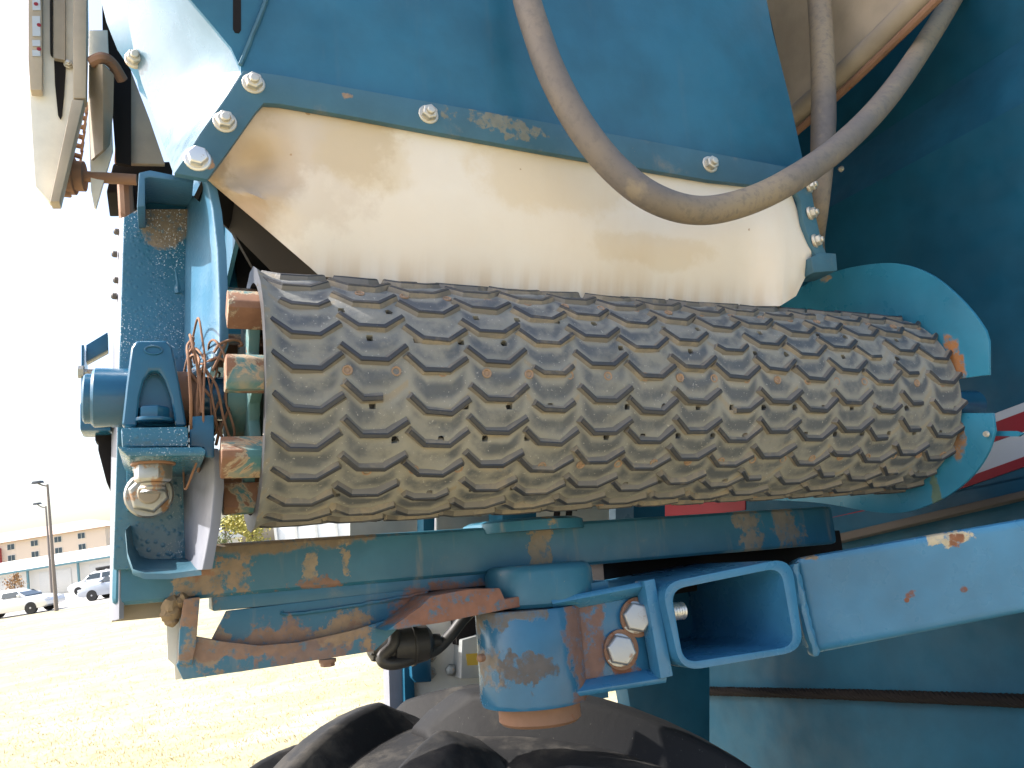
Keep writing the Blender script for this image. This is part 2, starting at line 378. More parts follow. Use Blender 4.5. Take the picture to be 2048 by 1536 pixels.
# trees
def leafmat(name, a, b_):
    s = N(name); s.col(s.mix(s.noise(3, 3), a, b_)); s.rough(.7); s.b.inputs['Transmission Weight'].default_value = 0
leafmat('leaf_yellow', (.36, .28, .04), (.20, .22, .05)); leafmat('leaf_orange', (.28, .13, .05), (.34, .22, .08)); leafmat('leaf_green', (.09, .13, .05), (.20, .20, .06)); plain('bark', (.13, .10, .08), .9)
def tree(p, H, rw_, mat, label, nleaf=1400, ls=.09, seed=1):
    rd = random.Random(seed); th = bthing('tree', p, label, 'tree')
    b = MB(); b.tube([(0, 0, 0), (.03, .02, H*.4), (0, .03, H*.85)], H*.022, 8, rf=lambda t: 1.2-t*.9)
    cl = []
    for i in range(14):
        a = rd.random()*6.28; z = H*(.38+.5*rd.random()); rr = rw_*(.35+.6*rd.random())*(1.1-abs(z/H-.62)*1.3)
        e = Vector((math.cos(a)*rr, math.sin(a)*rr, z+H*.08)); b.tube([(0, .02, z-H*.1), e*.6+Vector((0, 0, z*.38)), e], H*.009, 5, sub=3, rf=lambda t: 1.1-t*.8); cl.append(e)
    cl += [Vector((0, 0, H*.9)), Vector((0, 0, H*.7))]
    bpart('trunk', b, 'bark', th)
    b = MB()
    for i in range(nleaf):
        c = rd.choice(cl)+Vector((rd.gauss(0, 1), rd.gauss(0, 1), rd.gauss(0, .8)))*rw_*.24
        u = Vector((rd.gauss(0, 1), rd.gauss(0, 1), rd.gauss(0, 1))).normalized(); v = u.orthogonal().normalized(); l = ls*(.6+.8*rd.random())
        b.add([c-u*l, c+v*l*.55, c+u*l, c-v*l*.55], [(0, 1, 2, 3)])
    bpart('crown', b, mat, th, smooth=0)
p = wd(505, 1090, 60); p.z = 0; tree(p, 4.3, 1.7, 'leaf_yellow', 'yellow autumn tree seen between the post and the end of the drum', 1800, .13, 3)
p = wd(452, 1090, 66); p.z = 0; tree(p, 4.4, 1.1, 'leaf_green', 'thin grey green tree beside the yellow tree', 500, .12, 5)
p = wd(30, 1190, 72); p.z = 0; tree(p, 2.6, .7, 'leaf_orange', 'small orange brown sapling before the storage building wall', 420, .09, 8)
# box trailer beyond
plain('trailer_skin', (.62, .64, .66), .35, .3); plain('trailer_frame', (.08, .09, .1), .6)
x0, x1 = wd(548, 1070, 15).x, wd(880, 1050, 15).x; ztop = wd(600, 1040, 15).z
tr = bthing('box_trailer', ((x0+x1)/2, 15, 0), 'pale grey box trailer parked beyond the harvester beam', 'trailer'); c0 = Vector(tr.location)
b = MB(); b.box((x0, 15, .55), (x1, 17, ztop)); bpart('body', b, 'trailer_skin', tr, c0, bevel=.03)
for i in range(9):
    x = x0+.02+(x1-x0-.08)*i/8; b = MB(); b.box((x, 14.96, .58), (x+.05, 15.002, ztop-.05)); bpart('rib', b, 'trailer_skin', tr, c0)
b = MB(); b.box((x0+.2, 15.1, .42), (x1+.8, 16.9, .56)); bpart('chassis', b, 'trailer_frame', tr, c0)
for x in (x1-1.2, x1-.45):
    for y in (15.05, 16.75):
        b = MB(); b.lathe((x, y, .33), (0, 1, 0), [(0, .2), (0, .31), (.03, .33), (.2, .33), (.22, .3)], 24); bpart('wheel', b, 'tyre_black', tr, c0)
# dry grass
plain('straw', (.36, .30, .15), .9, var=.35, scale=2)
b = MB(); rd = random.Random(11)
for i in range(7500):
    px = rd.uniform(-60, 860); py = 1232+(rd.random()**.75)*420
    p = ground(px, py)
    if p.y > 40 or p.y < 1.5: continue
    for q in range(2):
        a = rd.random()*6.28; l = rd.uniform(.012, .038)*(1 if rd.random() < .93 else 1.7); wv = Vector((math.cos(a), math.sin(a), 0))*.0022*(1+p.y*.10)
        o_ = p+Vector((rd.gauss(0, .03), rd.gauss(0, .03), -.003)); t = o_+Vector((rd.gauss(0, .7)*l, rd.gauss(0, .7)*l, l))
        b.add([o_-wv, o_+wv, t], [(0, 1, 2)])
link('dry_grass', mesh(b, 'dry_grass', 'straw', smooth=0, scale=1), label='short dry straw coloured grass covering the field', cat='grass', kind='stuff')
# ================================================================== THE HARVESTER
I3 = (1, 1, 1); DARKM = (.10, .085, .075); BROWN = (.30, .18, .08); MUD = (.22, .16, .10)
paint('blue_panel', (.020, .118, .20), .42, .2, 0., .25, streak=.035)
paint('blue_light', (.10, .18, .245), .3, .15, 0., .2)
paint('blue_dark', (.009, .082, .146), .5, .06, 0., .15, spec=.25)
paint('blue_strip', (.045, .125, .175), .5, .5, .2, .8, spots=[(P(690, 195, Y=.893), .008, (.3, .2, .13), 1.4, I3), (P(420, 330, Y=.893), .012, (.33, .19, .11), 1.2, I3), (P(1000, 250, Y=.893), .035, (.2, .2, .16), 1.8, (.6, 1, 2))])
paint('blue_post', (.030, .125, .19), .2, .2, .2, .2, wet=.8, glint=.9, spots=[(P(345, 440, Y=1.06), .045, MUD, .8, I3)])
paint('blue_cast', (.014, .088, .16), .22, .15, .05, .3)
paint('blue_flange', (.055, .155, .25), .36, .2, .05, .2, wet=.3)
paint('blue_beam', (.026, .13, .20), .42, .42, .22, .8, streak=.4, spots=[
    (P(560, 1076, Y=1.06), .16, MUD, .5, (1, 1, 8)), (P(420, 1165, Y=1.06), .030, (.28, .20, .13), 1.8, (.7, 1, 1.1)), (P(620, 1120, Y=1.06), .022, DUST, 1.6, (1.8, 1, .6)), (P(690, 1125, Y=1.06), .019, (.30, .23, .15), 1.7, (2, 1, .6)), (P(640, 1168, Y=1.06), .02, (.24, .13, .08), 1.4, (.5, 1, 2)),
    (P(1080, 1070, Y=1.06), .035, DUST, 1.7, (1.6, 1, 1)), (P(1500, 1050, Y=1.06), .05, (.22, .19, .15), 1.3, (1.7, 1, .6)), (P(1570, 1050, Y=1.06), .06, (.22, .19, .15), 1.3, (1.5, 1, .6)), (P(395, 1115, Y=1.06), .022, (.28, .15, .09), 1.5, I3)])
paint('blue_gusset', (.026, .13, .21), .4, .4, .3, .6, streak=.25, spots=[
    (P(610, 1315, Y=1.06), .048, (.22, .14, .11), 1.0, (.6, 1, 1)), (P(410, 1285, Y=1.06), .04, (.28, .20, .13), 1.2, I3), (P(690, 1258, Y=1.06), .035, (.30, .20, .12), 1.3, (.7, 1, 1.6)), (P(920, 1205, Y=1.0), .095, (.25, .11, .065), .6, (.75, 1, 2.6)),
    (P(500, 1290, Y=1.06), .05, (.25, .15, .1), 1.2, (.6, 1, 3)), (P(380, 1215, Y=1.06), .03, (.28, .16, .1), 1.1, I3)])
paint('blue_pivot', (.024, .125, .235), .22, .12, .06, .3, spots=[
    (P(1062, 1342, Y=.95), .032, DARKM, 1.6, (.8, .6, 1.4)), (P(1000, 1222, Y=.95), .06, (.13, .115, .10), 1.2, (.9, .5, 2.6)), (P(972, 1320, Y=.98), .04, (.2, .17, .14), 1.0, (2, .5, .5)), (P(1180, 1290, Y=.97), .06, (.19, .10, .07), .7, (1.6, .6, .55)), (P(1255, 1330, Y=.97), .03, RUST, .8, I3), (P(1110, 1165, Y=.96), .08, (.3, .2, .13), 1.0, (.6, 1, 4))])
paint('blue_boom', (.040, .175, .32), .3, .10, .0, .1, spots=[
    (P(1890, 1076, D=1.159), .022, (.5, .42, .28), 1.7, (.6, 1, 1.6)), (P(1908, 1080, D=1.157), .011, RUST, 1.2, I3), (P(1820, 1190, D=1.168), .011, RUST, 1.0, I3), (P(1927, 1178, D=1.153), .006, RUST, .7, I3), (P(1815, 1200, D=1.168), .006, RUST, .7, I3), (P(1615, 1110, D=1.2), .014, MUD, 1.3, I3)])
paint('blue_shield', (.028, .19, .30), .32, .14, .0, .2, spots=[(P(1908, 728, X=1.135), .034, (.38, .15, .04), .7, (1, 1.8, .7)), (P(1908, 855, X=1.135), .036, (.26, .13, .05), .7, (1, 2.2, .7)), (P(1655, 556, X=1.135), .014, DUST, 1.3, (1, 1, 2)), (P(1870, 985, X=1.135), .02, (.12, .18, .12), 1.0, (1, 1.8, .6))])
paint('teal_worn', (.06, .14, .14), .65, .7, .65, .5, dustcol=(.25, .17, .1))
def barmat():
    s = N('rust_bar'); n_ = s.noise(26, 8, .66, dist=.5); f = s.ramp(n_, .47, .53)
    rc = s.mix(s.noise(90, 5), (.11, .05, .028), (.25, .125, .07)); tc_ = s.mix(s.ramp(s.noise(40, 6), .4, .65), (.045, .14, .15), (.20, .19, .14))
    c = s.mix(f, tc_, rc); c = s.mix(s.ramp(s.math('ABSOLUTE', s.math('SUBTRACT', n_, .485)), .035, .0, 0, .8), c, (.36, .25, .15))
    s.col(c); s.rough(.75); s.bump(s.math('ADD', s.noise(120, 5), f), .35, .001)
barmat()
paint('rusty_steel', (.24, .13, .08), .75, .4, .8, .5)
paint('cream_paint', (.44, .36, .27), .5, .35, .05, .3, dustcol=(.35, .24, .14))
paint('cream_white', (.72, .69, .62), .4, .15, .03, .3)
paint('grey_white', (.20, .21, .25), .5, .2, .0, .3)
paint('tan_plate', (.30, .25, .19), .6, .5, .1, .4)
paint('brushed_metal', (.50, .52, .52), .35, .2, .02, .2); MAT['brushed_metal'].node_tree.nodes['Principled BSDF'].inputs['Metallic'].default_value = .5
plain('decal_white', (.48, .52, .58), .6, var=.06); plain('decal_red', (.26, .008, .022), .6, var=.15); plain('decal_yellow', (.65, .42, .05), .5)
plain('interior_dark', (.014, .012, .012), .8); plain('shaded_steel', (.10, .085, .075), .7); MAT['interior_dark'].node_tree.nodes['Principled BSDF'].inputs['Specular IOR Level'].default_value = .15; paint('black_plastic', (.035, .033, .033), .45, .45, 0, .3, dustcol=(.16, .13, .1)); plain('twine_brown', (.23, .12, .07), .9, var=.4, scale=60)  # interior_dark also stands in for shade in slots, recess and under beam
plain('mud', (.24, .17, .10), .95, var=.5, scale=60, bump=.8)
def zinc(name, c, rough, rust):
    s = N(name); oi = s.n('ShaderNodeObjectInfo'); f = s.ramp(s.noise(70, 5, .7), .62-rust, .72-rust)
    s.col(s.mix(f, c, (.30, .17, .09))); s.metal(s.fmix(f, .85, 0.)); s.rough(s.fmix(f, rough, .85)); s.bump(s.noise(200, 4), .25, .0008)
zinc('zinc', (.72, .70, .66), .42, .0); zinc('zinc_dusty', (.62, .58, .50), .55, .03); zinc('steel_nut', (.36, .36, .34), .42, .10); zinc('bolt_steel', (.42, .42, .42), .45, .06)
def flapmat():
    s = N('cream_rubber')
    c = s.mix(s.ramp(s.noise(5, 6, .6), .35, .68), (.80, .735, .65), (.77, .68, .575))
    c = s.mix(s.ramp(s.noise(1, 6, .6, stretch=(9, 9, 2.2)), .5, .72, 0, .35), c, (.66, .54, .40))
    for (px, py, r, col, rag, sq, amt) in ((490, 290, .095, (.36, .26, .165), .4, (1.1, 1, .9), .95), (470, 385, .035, (.36, .2, .1), .5, (.6, 1, 1.4), .8), (590, 240, .12, (.52, .40, .28), .8, (.7, 1, 1.7), .65), (600, 330, .10, (.62, .51, .41), .9, I3, .5), (740, 290, .07, (.62, .47, .26), .6, (.8, 1, 1.3), .4), (1130, 335, .10, (.62, .45, .22), .7, (.7, 1, 1.5), .35), (895, 298, .007, (.08, .04, .02), .7, I3, .95), (1330, 480, .06, (.6, .45, .25), .8, (.5, 1, 2), .3)):
        f = s.spot(P(px, py, Y=.875), r, rag, 20, .35, (sq[0], .3, sq[2])); c = s.mix(s.math('MULTIPLY', f, amt), c, col)
    fl = s.noise(1, 3, .5, stretch=(60, 4, 3)); 
    zq = s.n('ShaderNodeSeparateXYZ'); s.put(zq.inputs[0], s.vec); low = s.ramp(zq.outputs['Z'], (Vector((0, 0, .40))-BASE).z*S, (Vector((0, 0, .335))-BASE).z*S, 0, 1)
    c = s.mix(s.math('MULTIPLY', s.math('MULTIPLY', low, s.ramp(fl, .35, .65)), .6), c, (.55, .36, .17))
    c = s.mix(s.ramp(s.noise(55, 3, .6), .74, .77, 0, .7), c, (.35, .2, .1))
    s.col(c); s.rough(.6); s.b.inputs['Specular IOR Level'].default_value = .35; s.bump(s.noise(60, 6, .6), .25, .0015)
flapmat()
def hosemat():
    s = N('hose_rubber'); f = s.ramp(s.noise(5, 3, .5), .35, .65)
    c = s.mix(f, (.15, .13, .12), (.27, .21, .14)); c = s.mix(s.ramp(s.noise(110, 6, .7), .45, .7, 0, .55), c, (.10, .092, .09)); c = s.mix(s.ramp(s.noise(30, 5, .6), .58, .75, 0, .5), c, (.33, .26, .17))
    s.col(c); s.rough(.66); s.bump(s.noise(300, 4), .25, .0005)
hosemat()
def covermat():
    s = N('rubber_cover'); at = s.n('ShaderNodeAttribute', attribute_name='lattice'); xyz = s.n('ShaderNodeSeparateXYZ'); s.put(xyz.inputs[0], at.outputs['Vector'])
    u, v = xyz.outputs['X'], xyz.outputs['Y']
    col = s.math('FLOOR', s.math('ADD', u, .5)); sx = s.math('ABSOLUTE', s.math('SUBTRACT', u, col))
    par = s.math('ABSOLUTE', s.math('MODULO', col, 2.)); vv = s.math('SUBTRACT', v, s.math('MULTIPLY', par, .307))
    q = s.n('ShaderNodeMapRange'); s.put(q.inputs[0], sx); q.inputs[1].default_value = .2; q.inputs[2].default_value = .48; q.inputs[4].default_value = .42
    wob = s.math('MULTIPLY', s.math('SUBTRACT', s.noise(40, 4), .5), .25)
    g = s.math('FRACT', s.math('ADD', s.math('SUBTRACT', vv, q.outputs[0]), wob))
    dark = s.math('MULTIPLY', s.ramp(g, .16, .42), s.ramp(g, .80, .60)); edge = s.ramp(sx, .5, .34)
    dark = s.math('MULTIPLY', s.math('MULTIPLY', dark, edge), s.ramp(s.noise(22, 6, .65), .34, .56, .15, 1))
    tan = s.math('MAXIMUM', s.ramp(g, .80, .95), s.ramp(g, .10, .02))
    big = s.ramp(s.noise(6, 4), .35, .65)
    c = s.mix(s.noise(60, 6, .7), s.mix(big, (.185, .185, .172), (.235, .228, .20)), s.mix(big, (.25, .243, .215), (.295, .278, .235)))
    c = s.mix(s.math('MULTIPLY', tan, s.ramp(s.noise(35, 5, .6), .3, .6, .15, .85)), c, (.27, .225, .16))
    c = s.mix(s.ramp(s.noise(17, 7, .7, dist=.6), .58, .70, 0, .6), c, (.30, .255, .19))
    c = s.mix(dark, c, (.085, .092, .102)); c = s.mix(s.ramp(s.noise(420, 2), .66, .72, 0, .6), c, (.42, .40, .36))
    s.col(c); s.rough(s.fmix(dark, .85, .6)); s.bump(s.math('ADD', s.noise(170, 5), s.math('MULTIPLY', s.noise(40, 5), 1.2)), .35, .0012)
covermat()
rubber('rubber_dust', (.16, .145, .125), (.26, .22, .165), .5, 60)
rubber('rubber_dark', (.034, .035, .040), (.13, .11, .085), .16, 60, .7)
rubber('tyre_rubber', (.014, .014, .015), (.050, .046, .041), .40, 16, 1.0); MAT['tyre_rubber'].node_tree.nodes['Principled BSDF'].inputs['Specular IOR Level'].default_value = .2

# ---------------- drum
YC, ZC, RD = .97, .206, .1455
def cp(X, th, r): return Vector((X, YC-r*math.cos(th), ZC+r*math.sin(th)))
drum = MB(); NA = 120; dx = .0535/6; xs = [.1815-.00446-9*dx+i*dx for i in range(117)]; XR = xs[-1]
holes = set(); rivets = []
for k_ in range(24):
    off = 0 if k_ % 2 == 0 else 3; ang = k_*15
    for j in range(0, 20):
        ci = 9+off+6*j
        if ci >= len(xs)-2: continue
        if k_ % 3 == 0: rivets.append((xs[ci]+dx/2, R(ang+.6)))
        elif not (k_*7+j*3) % 11 == 0: holes.add((ci, k_*5))
def cover_r(X, th):
    fl = max(0, (.122-X)/.025)**2*.010
    return RD+fl+.0016*noise.noise(Vector((X*9, math.cos(th)*1.5, math.sin(th)*1.5)))+.0018*math.cos(th*24+.4)*max(0, math.sin(X/.0715*2*math.pi+.5))
vid = {}
def vtx(i, j):
    j %= NA
    if (i, j) not in vid:
        th = R((j-.5)*3+.6); vid[(i, j)] = len(drum.v); drum.v.append(cp(xs[i], th, cover_r(xs[i], th)))
    return vid[(i, j)]
for i in range(len(xs)-1):
    for j in range(NA):
        a, b_, c, d = vtx(i, j), vtx(i+1, j), vtx(i+1, j+1), vtx(i, j+1)
        if (i, j) in holes:
            cX = (xs[i]+xs[i+1])/2; th = R(j*3+.6); ring = []; low = []; r0 = cover_r(cX, th); o8 = []
            for q in range(8):
                t = math.pi/4*q; rr = .0044*(1+.12*math.sin(q*2.1+i)); X_ = cX+rr*math.cos(t); tt = th+rr*math.sin(t)/RD
                ring.append(len(drum.v)); drum.v.append(cp(X_, tt, r0-.0003)); 
            for q in range(8): low.append(len(drum.v)); v_ = drum.v[ring[q]]; e = Vector((0, v_.y-YC, v_.z-ZC)).normalized(); drum.v.append(v_-e*.008)
            # ring: 0 +X,1 +X+th,2 +th,3 -X+th,4 -X,5 -X-th,6 -th,7 +X-th ; a=(-,-) b=(+,-) c=(+,+) d=(-,+)
            for f in ((c, ring[1], ring[0], ring[7], b_), (d, ring[3], ring[2], ring[1], c), (a, ring[5], ring[4], ring[3], d), (b_, ring[7], ring[6], ring[5], a)):
                drum.f.append(f); drum.mi.append(0)
            for q in range(8): drum.f.append((ring[q], ring[(q+1) % 8], low[(q+1) % 8], low[q])); drum.mi.append(0)
        else: drum.f.append((a, b_, c, d)); drum.mi.append(0)
# inner face and the two cut rims
ii = {}
for i in (0, len(xs)-1):
    for j in range(NA):
        th = R((j-.5)*3+.6); ii[(i, j)] = len(drum.v); drum.v.append(cp(xs[i], th, RD-.0085))
L_ = len(xs)-1
for j in range(NA):
    j2 = (j+1) % NA
    drum.f += [(vtx(0, j), vtx(0, j2), ii[(0, j2)], ii[(0, j)]), (vtx(L_, j), ii[(L_, j)], ii[(L_, j2)], vtx(L_, j2))]; drum.mi += [1, 1]
    drum.f.append((ii[(0, j)], ii[(0, j2)], ii[(L_, j2)], ii[(L_, j)])); drum.mi.append(1)
DR = part('drum', drum, ['rubber_cover', 'rubber_dark'], label='drum wrapped in dusty black rubber tread', smooth=50)
at_ = DR.data.attributes.new('lattice', 'FLOAT_VECTOR', 'POINT')
for i_, v_ in enumerate(DR.data.vertices):
    q = v_.co/S+BASE; th = math.degrees(math.atan2(q.z-ZC, YC-q.y)); xx_ = q.x-.140; ci_ = (.0728-math.sqrt(max(0, .0728**2-4*.0003*xx_)))/(2*.0003)
    at_.data[i_].vector = (ci_, (th-.9)/15 if th > .9 else (th-.9)/17.15 if th > -16.25 else (th+.9)/15.35, 0)
def lugmesh(seed, cut=None):
    rd = random.Random(seed); mb = MB()
    ln = [(-.0345, .0160), (-.0160, .0008), (.0135, 0), (.0345, .0150)]; ln = [(x+rd.gauss(0, .0006), t+rd.gauss(0, .0006)) for x, t in ln]
    if cut == 0: ln = [ln[0], ln[1], (.004, .0004)]
    if cut == 1: ln = [(-.008, .0006), ln[2], ln[3]]
    if cut == 2: ln = [(-.024, .0074), ln[1], ln[2], (.026, .0090)]
    wb, wt, hh = .0043, .0022, .0066
    # mitred offsets
    def offs(w_):
        out = []
        for i, (x, t) in enumerate(ln):
            d0 = Vector((ln[i][0]-ln[i-1][0], ln[i][1]-ln[i-1][1])).normalized() if i else None
            d1 = Vector((ln[i+1][0]-ln[i][0], ln[i+1][1]-ln[i][1])).normalized() if i < len(ln)-1 else None
            if d0 is None: nrm = Vector((-d1.y, d1.x)); sh = -d1*w_*.6
            elif d1 is None: nrm = Vector((-d0.y, d0.x)); sh = d0*w_*.6
            else:
                n0 = Vector((-d0.y, d0.x)); n1 = Vector((-d1.y, d1.x)); nrm = (n0+n1).normalized(); nrm /= max(.4, nrm.dot(n0)); sh = Vector((0, 0))
            q = Vector((x, t))+sh; out.append((q+nrm*w_, q-nrm*w_))
        return out
    lev = [(wb*1.5, -.003), (wb, .001), (wt*1.25, hh*.82), (wt*.8, hh)]
    rows = []
    for (w_, h) in lev:
        row = []
        for (u, l) in offs(w_):
            for q in (u, l):
                hz = h+(rd.gauss(0, .0003) if h > .002 else 0); row.append(len(mb.v)); mb.v.append(cp(q.x, q.y/RD, RD+hz)-Vector((0, YC, ZC)))
        rows.append(row)
    n_ = len(ln)
    for a in range(len(rows)-1):
        A, B = rows[a], rows[a+1]; mi = 0 if a < 2 else 1
        for i in range(n_-1):
            mb.f += [(A[2*i], A[2*i+2], B[2*i+2], B[2*i]), (A[2*i+3], A[2*i+1], B[2*i+1], B[2*i+3])]; mb.mi += [mi, mi]
        mb.f += [(A[1], A[0], B[0], B[1]), (A[2*n_-2], A[2*n_-1], B[2*n_-1], B[2*n_-2])]; mb.mi += [mi, mi]
    T = rows[-1]
    for i in range(n_-1): mb.f.append((T[2*i], T[2*i+2], T[2*i+3], T[2*i+1])); mb.mi.append(1)
    return mesh(mb, 'tread_lug', ['rubber_dust', 'rubber_dark'], smooth=28)
lugs = [lugmesh(i) for i in range(8)]; worn = [lugmesh(20+i, i) for i in range(3)]
for ci in range(15):
    X_ = .140+.0728*ci-.0003*ci*ci
    for k_ in range(-9, 9):
        th = (0.9+15.0*k_ if k_ >= 0 else -.9+15.35*k_)+(4.7 if ci % 2 else 0)+random.gauss(0, .35)
        rr = cover_r(X_, R(th))-RD
        o = link('tread_lug', random.choice(lugs if random.random() > .09 else worn), DR, loc=(Vector((X_+random.gauss(0, .0007), YC, ZC))-BASE)*S, rot=(-R(th), random.gauss(0, .012), 0))
rv = MB(); rv.lathe((0, -RD-.001, 0), (0, -1, 0), [(-.004, .0058), (.0002, .0058), (.0008, .0050), (.0002, .0038), (-.0012, .0032), (-.0006, .0014)], 12)
paint('rivet_steel', (.30, .20, .13), .6, .5, .35, .3)
rvm = mesh(rv, 'rivet', 'rivet_steel')
for X_, th in rivets:
    if -1.7 < ((th+math.pi) % (2*math.pi))-math.pi < 1.4: link('rivet', rvm, DR, loc=(Vector((X_, YC, ZC))-BASE)*S, rot=(-th, 0, 0))
# inner drum: bars on a spider, shaft
for k_ in range(8):
    th = R(45*k_+.8); rd_ = RD-.0245; t = cp(0, th, 1)-cp(0, th, 0); e = Vector((0, math.sin(th), math.cos(th))); x0 = .060+.006*math.sin(k_*2.3)
    q = [cp(x0, th, rd_)+t*a+e*b_ for a, b_ in ((-.020, -.017), (.008, -.0185), (.0135, -.013), (.0145, 0), (.0135, .013), (.008, .0185), (-.020, .017))]
    b = MB(); b.prism(q, (1.03, 0, 0)); part('slat_bar', b, 'rust_bar', DR, bevel=.002)
for X_ in (.088, .6, 1.09):
    b = MB(); pts = []
    for k_ in range(48):
        a = 2*math.pi*k_/48; r_ = .104 if (k_ % 6) in (0, 1, 5) else .078; pts.append(cp(X_, a, r_))
    b.prism(pts, (.012, 0, 0)); b.lathe((X_-.02, YC, ZC), (1, 0, 0), [(0, .046), (.05, .046)], 24); part('spider', b, 'teal_worn', DR, bevel=.0015)
b = MB(); b.cyl((-.074, YC, ZC), (1.36, YC, ZC), .0255, 28, cham=.002); part('shaft', b, 'blue_cast', DR)

# ---------------- bolts shared by plates
bm_ = MB(); bm_.lathe((0, 0, 0), (0, -1, 0), [(-.004, .0135), (0, .0135), (.0016, .0125)], 20); bm_.hexa((0, -.001, 0), (0, -1, 0), .0105, .0088); bm_.lathe((0, -.008, 0), (0, -1, 0), [(0, .0056), (.005, .0056), (.0062, .0046)], 12)
BOLT = mesh(bm_, 'bolt', 'zinc_dusty', bevel=.0006)
hb = MB(); hb.lathe((0, 0, 0), (0, -1, 0), [(-.004, .0145), (.0005, .0145), (.002, .0128)], 20); hb.hexa((0, -.0015, 0), (0, -1, 0), .0112, .010)
HEADB = mesh(hb, 'bolt', 'zinc', bevel=.0008)
def bolt(px, py, parent, me=None, sc=1., Y=None, X=None, D=None, rot=(0, 0, 0)):
    o = link('bolt', me or BOLT, parent, loc=(P(px, py, Y=Y, X=X, D=D)-BASE)*S, rot=(rot[0], random.random()*1.0, rot[2])); o.scale = (sc,)*3; return o

# ---------------- hood above the drum
HY = .905
b = MB(); b.prism(PL([(482, 150), (480, 130), (545, -30), (700, -420), (1460, -420), (1532, -10), (1545, 60), (1578, 190), (1612, 345), (1606, 374), (1200, 300), (600, 190)], Y=HY), (0, .006, 0)); hood = part('hood_panel', b, 'blue_panel', bevel=.0015)
# weld seam and slotted corner plate
b = MB(); b.tube([P(544, -30, Y=HY-.001), P(515, 45, Y=HY-.001), P(481, 130, Y=HY-.001)], .0028, 6); part('weld_seam', b.rag(.0012, 90), 'blue_strip', hood)
ed = [(255, -240), (310, -110), (355, -30), (420, 45), (462, 96), (483, 142)]
pts = PL([(240, -300)]+ed+[(482, 130), (545, -32), (700, -421)], Y=HY-.001)
b = MB(); b.prism(PL(ed[1:]+[(482, 128), (543, -31), (690, -400)], Y=HY+.002), (0, .006, 0)); cpn = part('corner_plate', b, 'blue_panel', bevel=.001)
b = MB(); b.prism(PL([(466, -30), (482, -30), (482, 60), (478, 66), (470, 65), (466, 58)], Y=HY+.0012), (0, .004, 0)); part('slot_shade', b, 'interior_dark', cpn)  # near-black piece stands for the shade inside the slot
# sun lit side sheet
near = [(150, -300), (300, -120), (362, -28), (425, 48), (466, 98), (485, 142), (455, 190), (400, 268), (350, 348)]
far = [(90, -300), (235, -120), (252, -10), (258, 50), (268, 105), (283, 165), (305, 225), (325, 285), (346, 345)]
gr = []
for t in (0, .34, .67, 1):
    row = []
    for (a, c) in zip(near, far):
        yy = .912+(1.10-.912)*t*(1 if c[1] < 300 else .35); row.append(P(a[0]+(c[0]-a[0])*t, a[1]+(c[1]-a[1])*t, Y=yy))
    gr.append(row)
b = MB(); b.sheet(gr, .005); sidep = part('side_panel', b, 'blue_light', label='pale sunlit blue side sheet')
dk = [(90, -300), (190, -120), (200, -10), (213, 45), (235, 100), (262, 140), (285, 180)]
fa2 = [far[i] for i in range(6)]+[(296, 200)]
b = MB(); b.sheet([[P(x, y, Y=1.12) for x, y in fa2], [P(x, y, Y=1.17) for x, y in dk]], .005); part('side_flange', b, 'blue_panel', sidep)
bolt(270, 118, sidep, Y=1.10)
# hood body behind the face: back sheet, and unseen blockers added against the sun
b = MB()
z0 = .36
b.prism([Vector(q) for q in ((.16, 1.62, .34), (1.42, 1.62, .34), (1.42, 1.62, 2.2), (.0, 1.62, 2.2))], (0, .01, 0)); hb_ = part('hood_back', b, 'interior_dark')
b = MB(); b.box((.115, .93, .58), (.123, 1.64, 1.5)); part('hood_shade_end', b, 'blue_dark')  # added end sheet, keeps sun from leaking in at the side
b = MB(); b.box((.10, 1.64, .46), (1.43, 2.6, 2.3)); part('sun_blocker', b, 'blue_dark')  # unseen box added to block sun from the side wall
b = MB(); b.box((.95, 2.56, -.5), (1.43, 2.57, .47)); part('rear_light_blocker', b, 'blue_dark')  # unseen panel added to keep light off the red stripe
b = MB(); b.box((-.05, .92, 1.45), (1.43, 1.61, 1.46)); part('hood_shade_roof', b, 'blue_dark')  # added top sheet, stops sun leaking in behind the face
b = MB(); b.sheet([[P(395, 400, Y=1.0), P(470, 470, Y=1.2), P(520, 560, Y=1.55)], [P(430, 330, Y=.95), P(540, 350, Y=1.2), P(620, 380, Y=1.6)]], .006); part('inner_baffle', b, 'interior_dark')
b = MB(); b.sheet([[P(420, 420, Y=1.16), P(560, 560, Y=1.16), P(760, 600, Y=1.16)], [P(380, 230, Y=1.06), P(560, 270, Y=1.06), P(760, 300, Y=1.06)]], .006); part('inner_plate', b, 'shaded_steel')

# clamp strip with its bolts
prs = [((348, 346), (414, 358)), ((385, 293), (444, 318)), ((425, 236), (478, 271)), ((462, 181), (511, 224)), ((487, 141), (528, 206)), ((560, 150), (560, 208)), ((700, 176), (700, 232)), ((860, 204), (860, 262)), ((1060, 239), (1060, 298)), ((1250, 273), (1250, 331)), ((1420, 305), (1420, 360)), ((1570, 333), (1562, 376)), ((1606, 346), (1594, 386)), ((1624, 385), (1601, 400)), ((1634, 440), (1608, 448)), ((1646, 492), (1622, 488)), ((1660, 522), (1636, 520))]
b = MB(); b.sheet([[P(*o_, Y=.889) for o_, i_ in prs], [P(*i_, Y=.889) for o_, i_ in prs]], .010, vec=(0, 1, 0)); strip = part('clamp_strip', b.rag(.0006, 40), 'blue_strip', label='bent blue clamping strip bolted over the flap', bevel=.001)
b = MB(); b.prism(PL([(1622, 515), (1640, 505), (1672, 507), (1675, 541), (1628, 545)], Y=.886), (0, .05, 0)); part('end_tab', b, 'blue_strip', strip, bevel=.001)
for (x, y) in ((507, 167), (450, 244), (857, 229), (1420, 329)): bolt(x, y, strip, BOLT, 1.02, Y=.889)
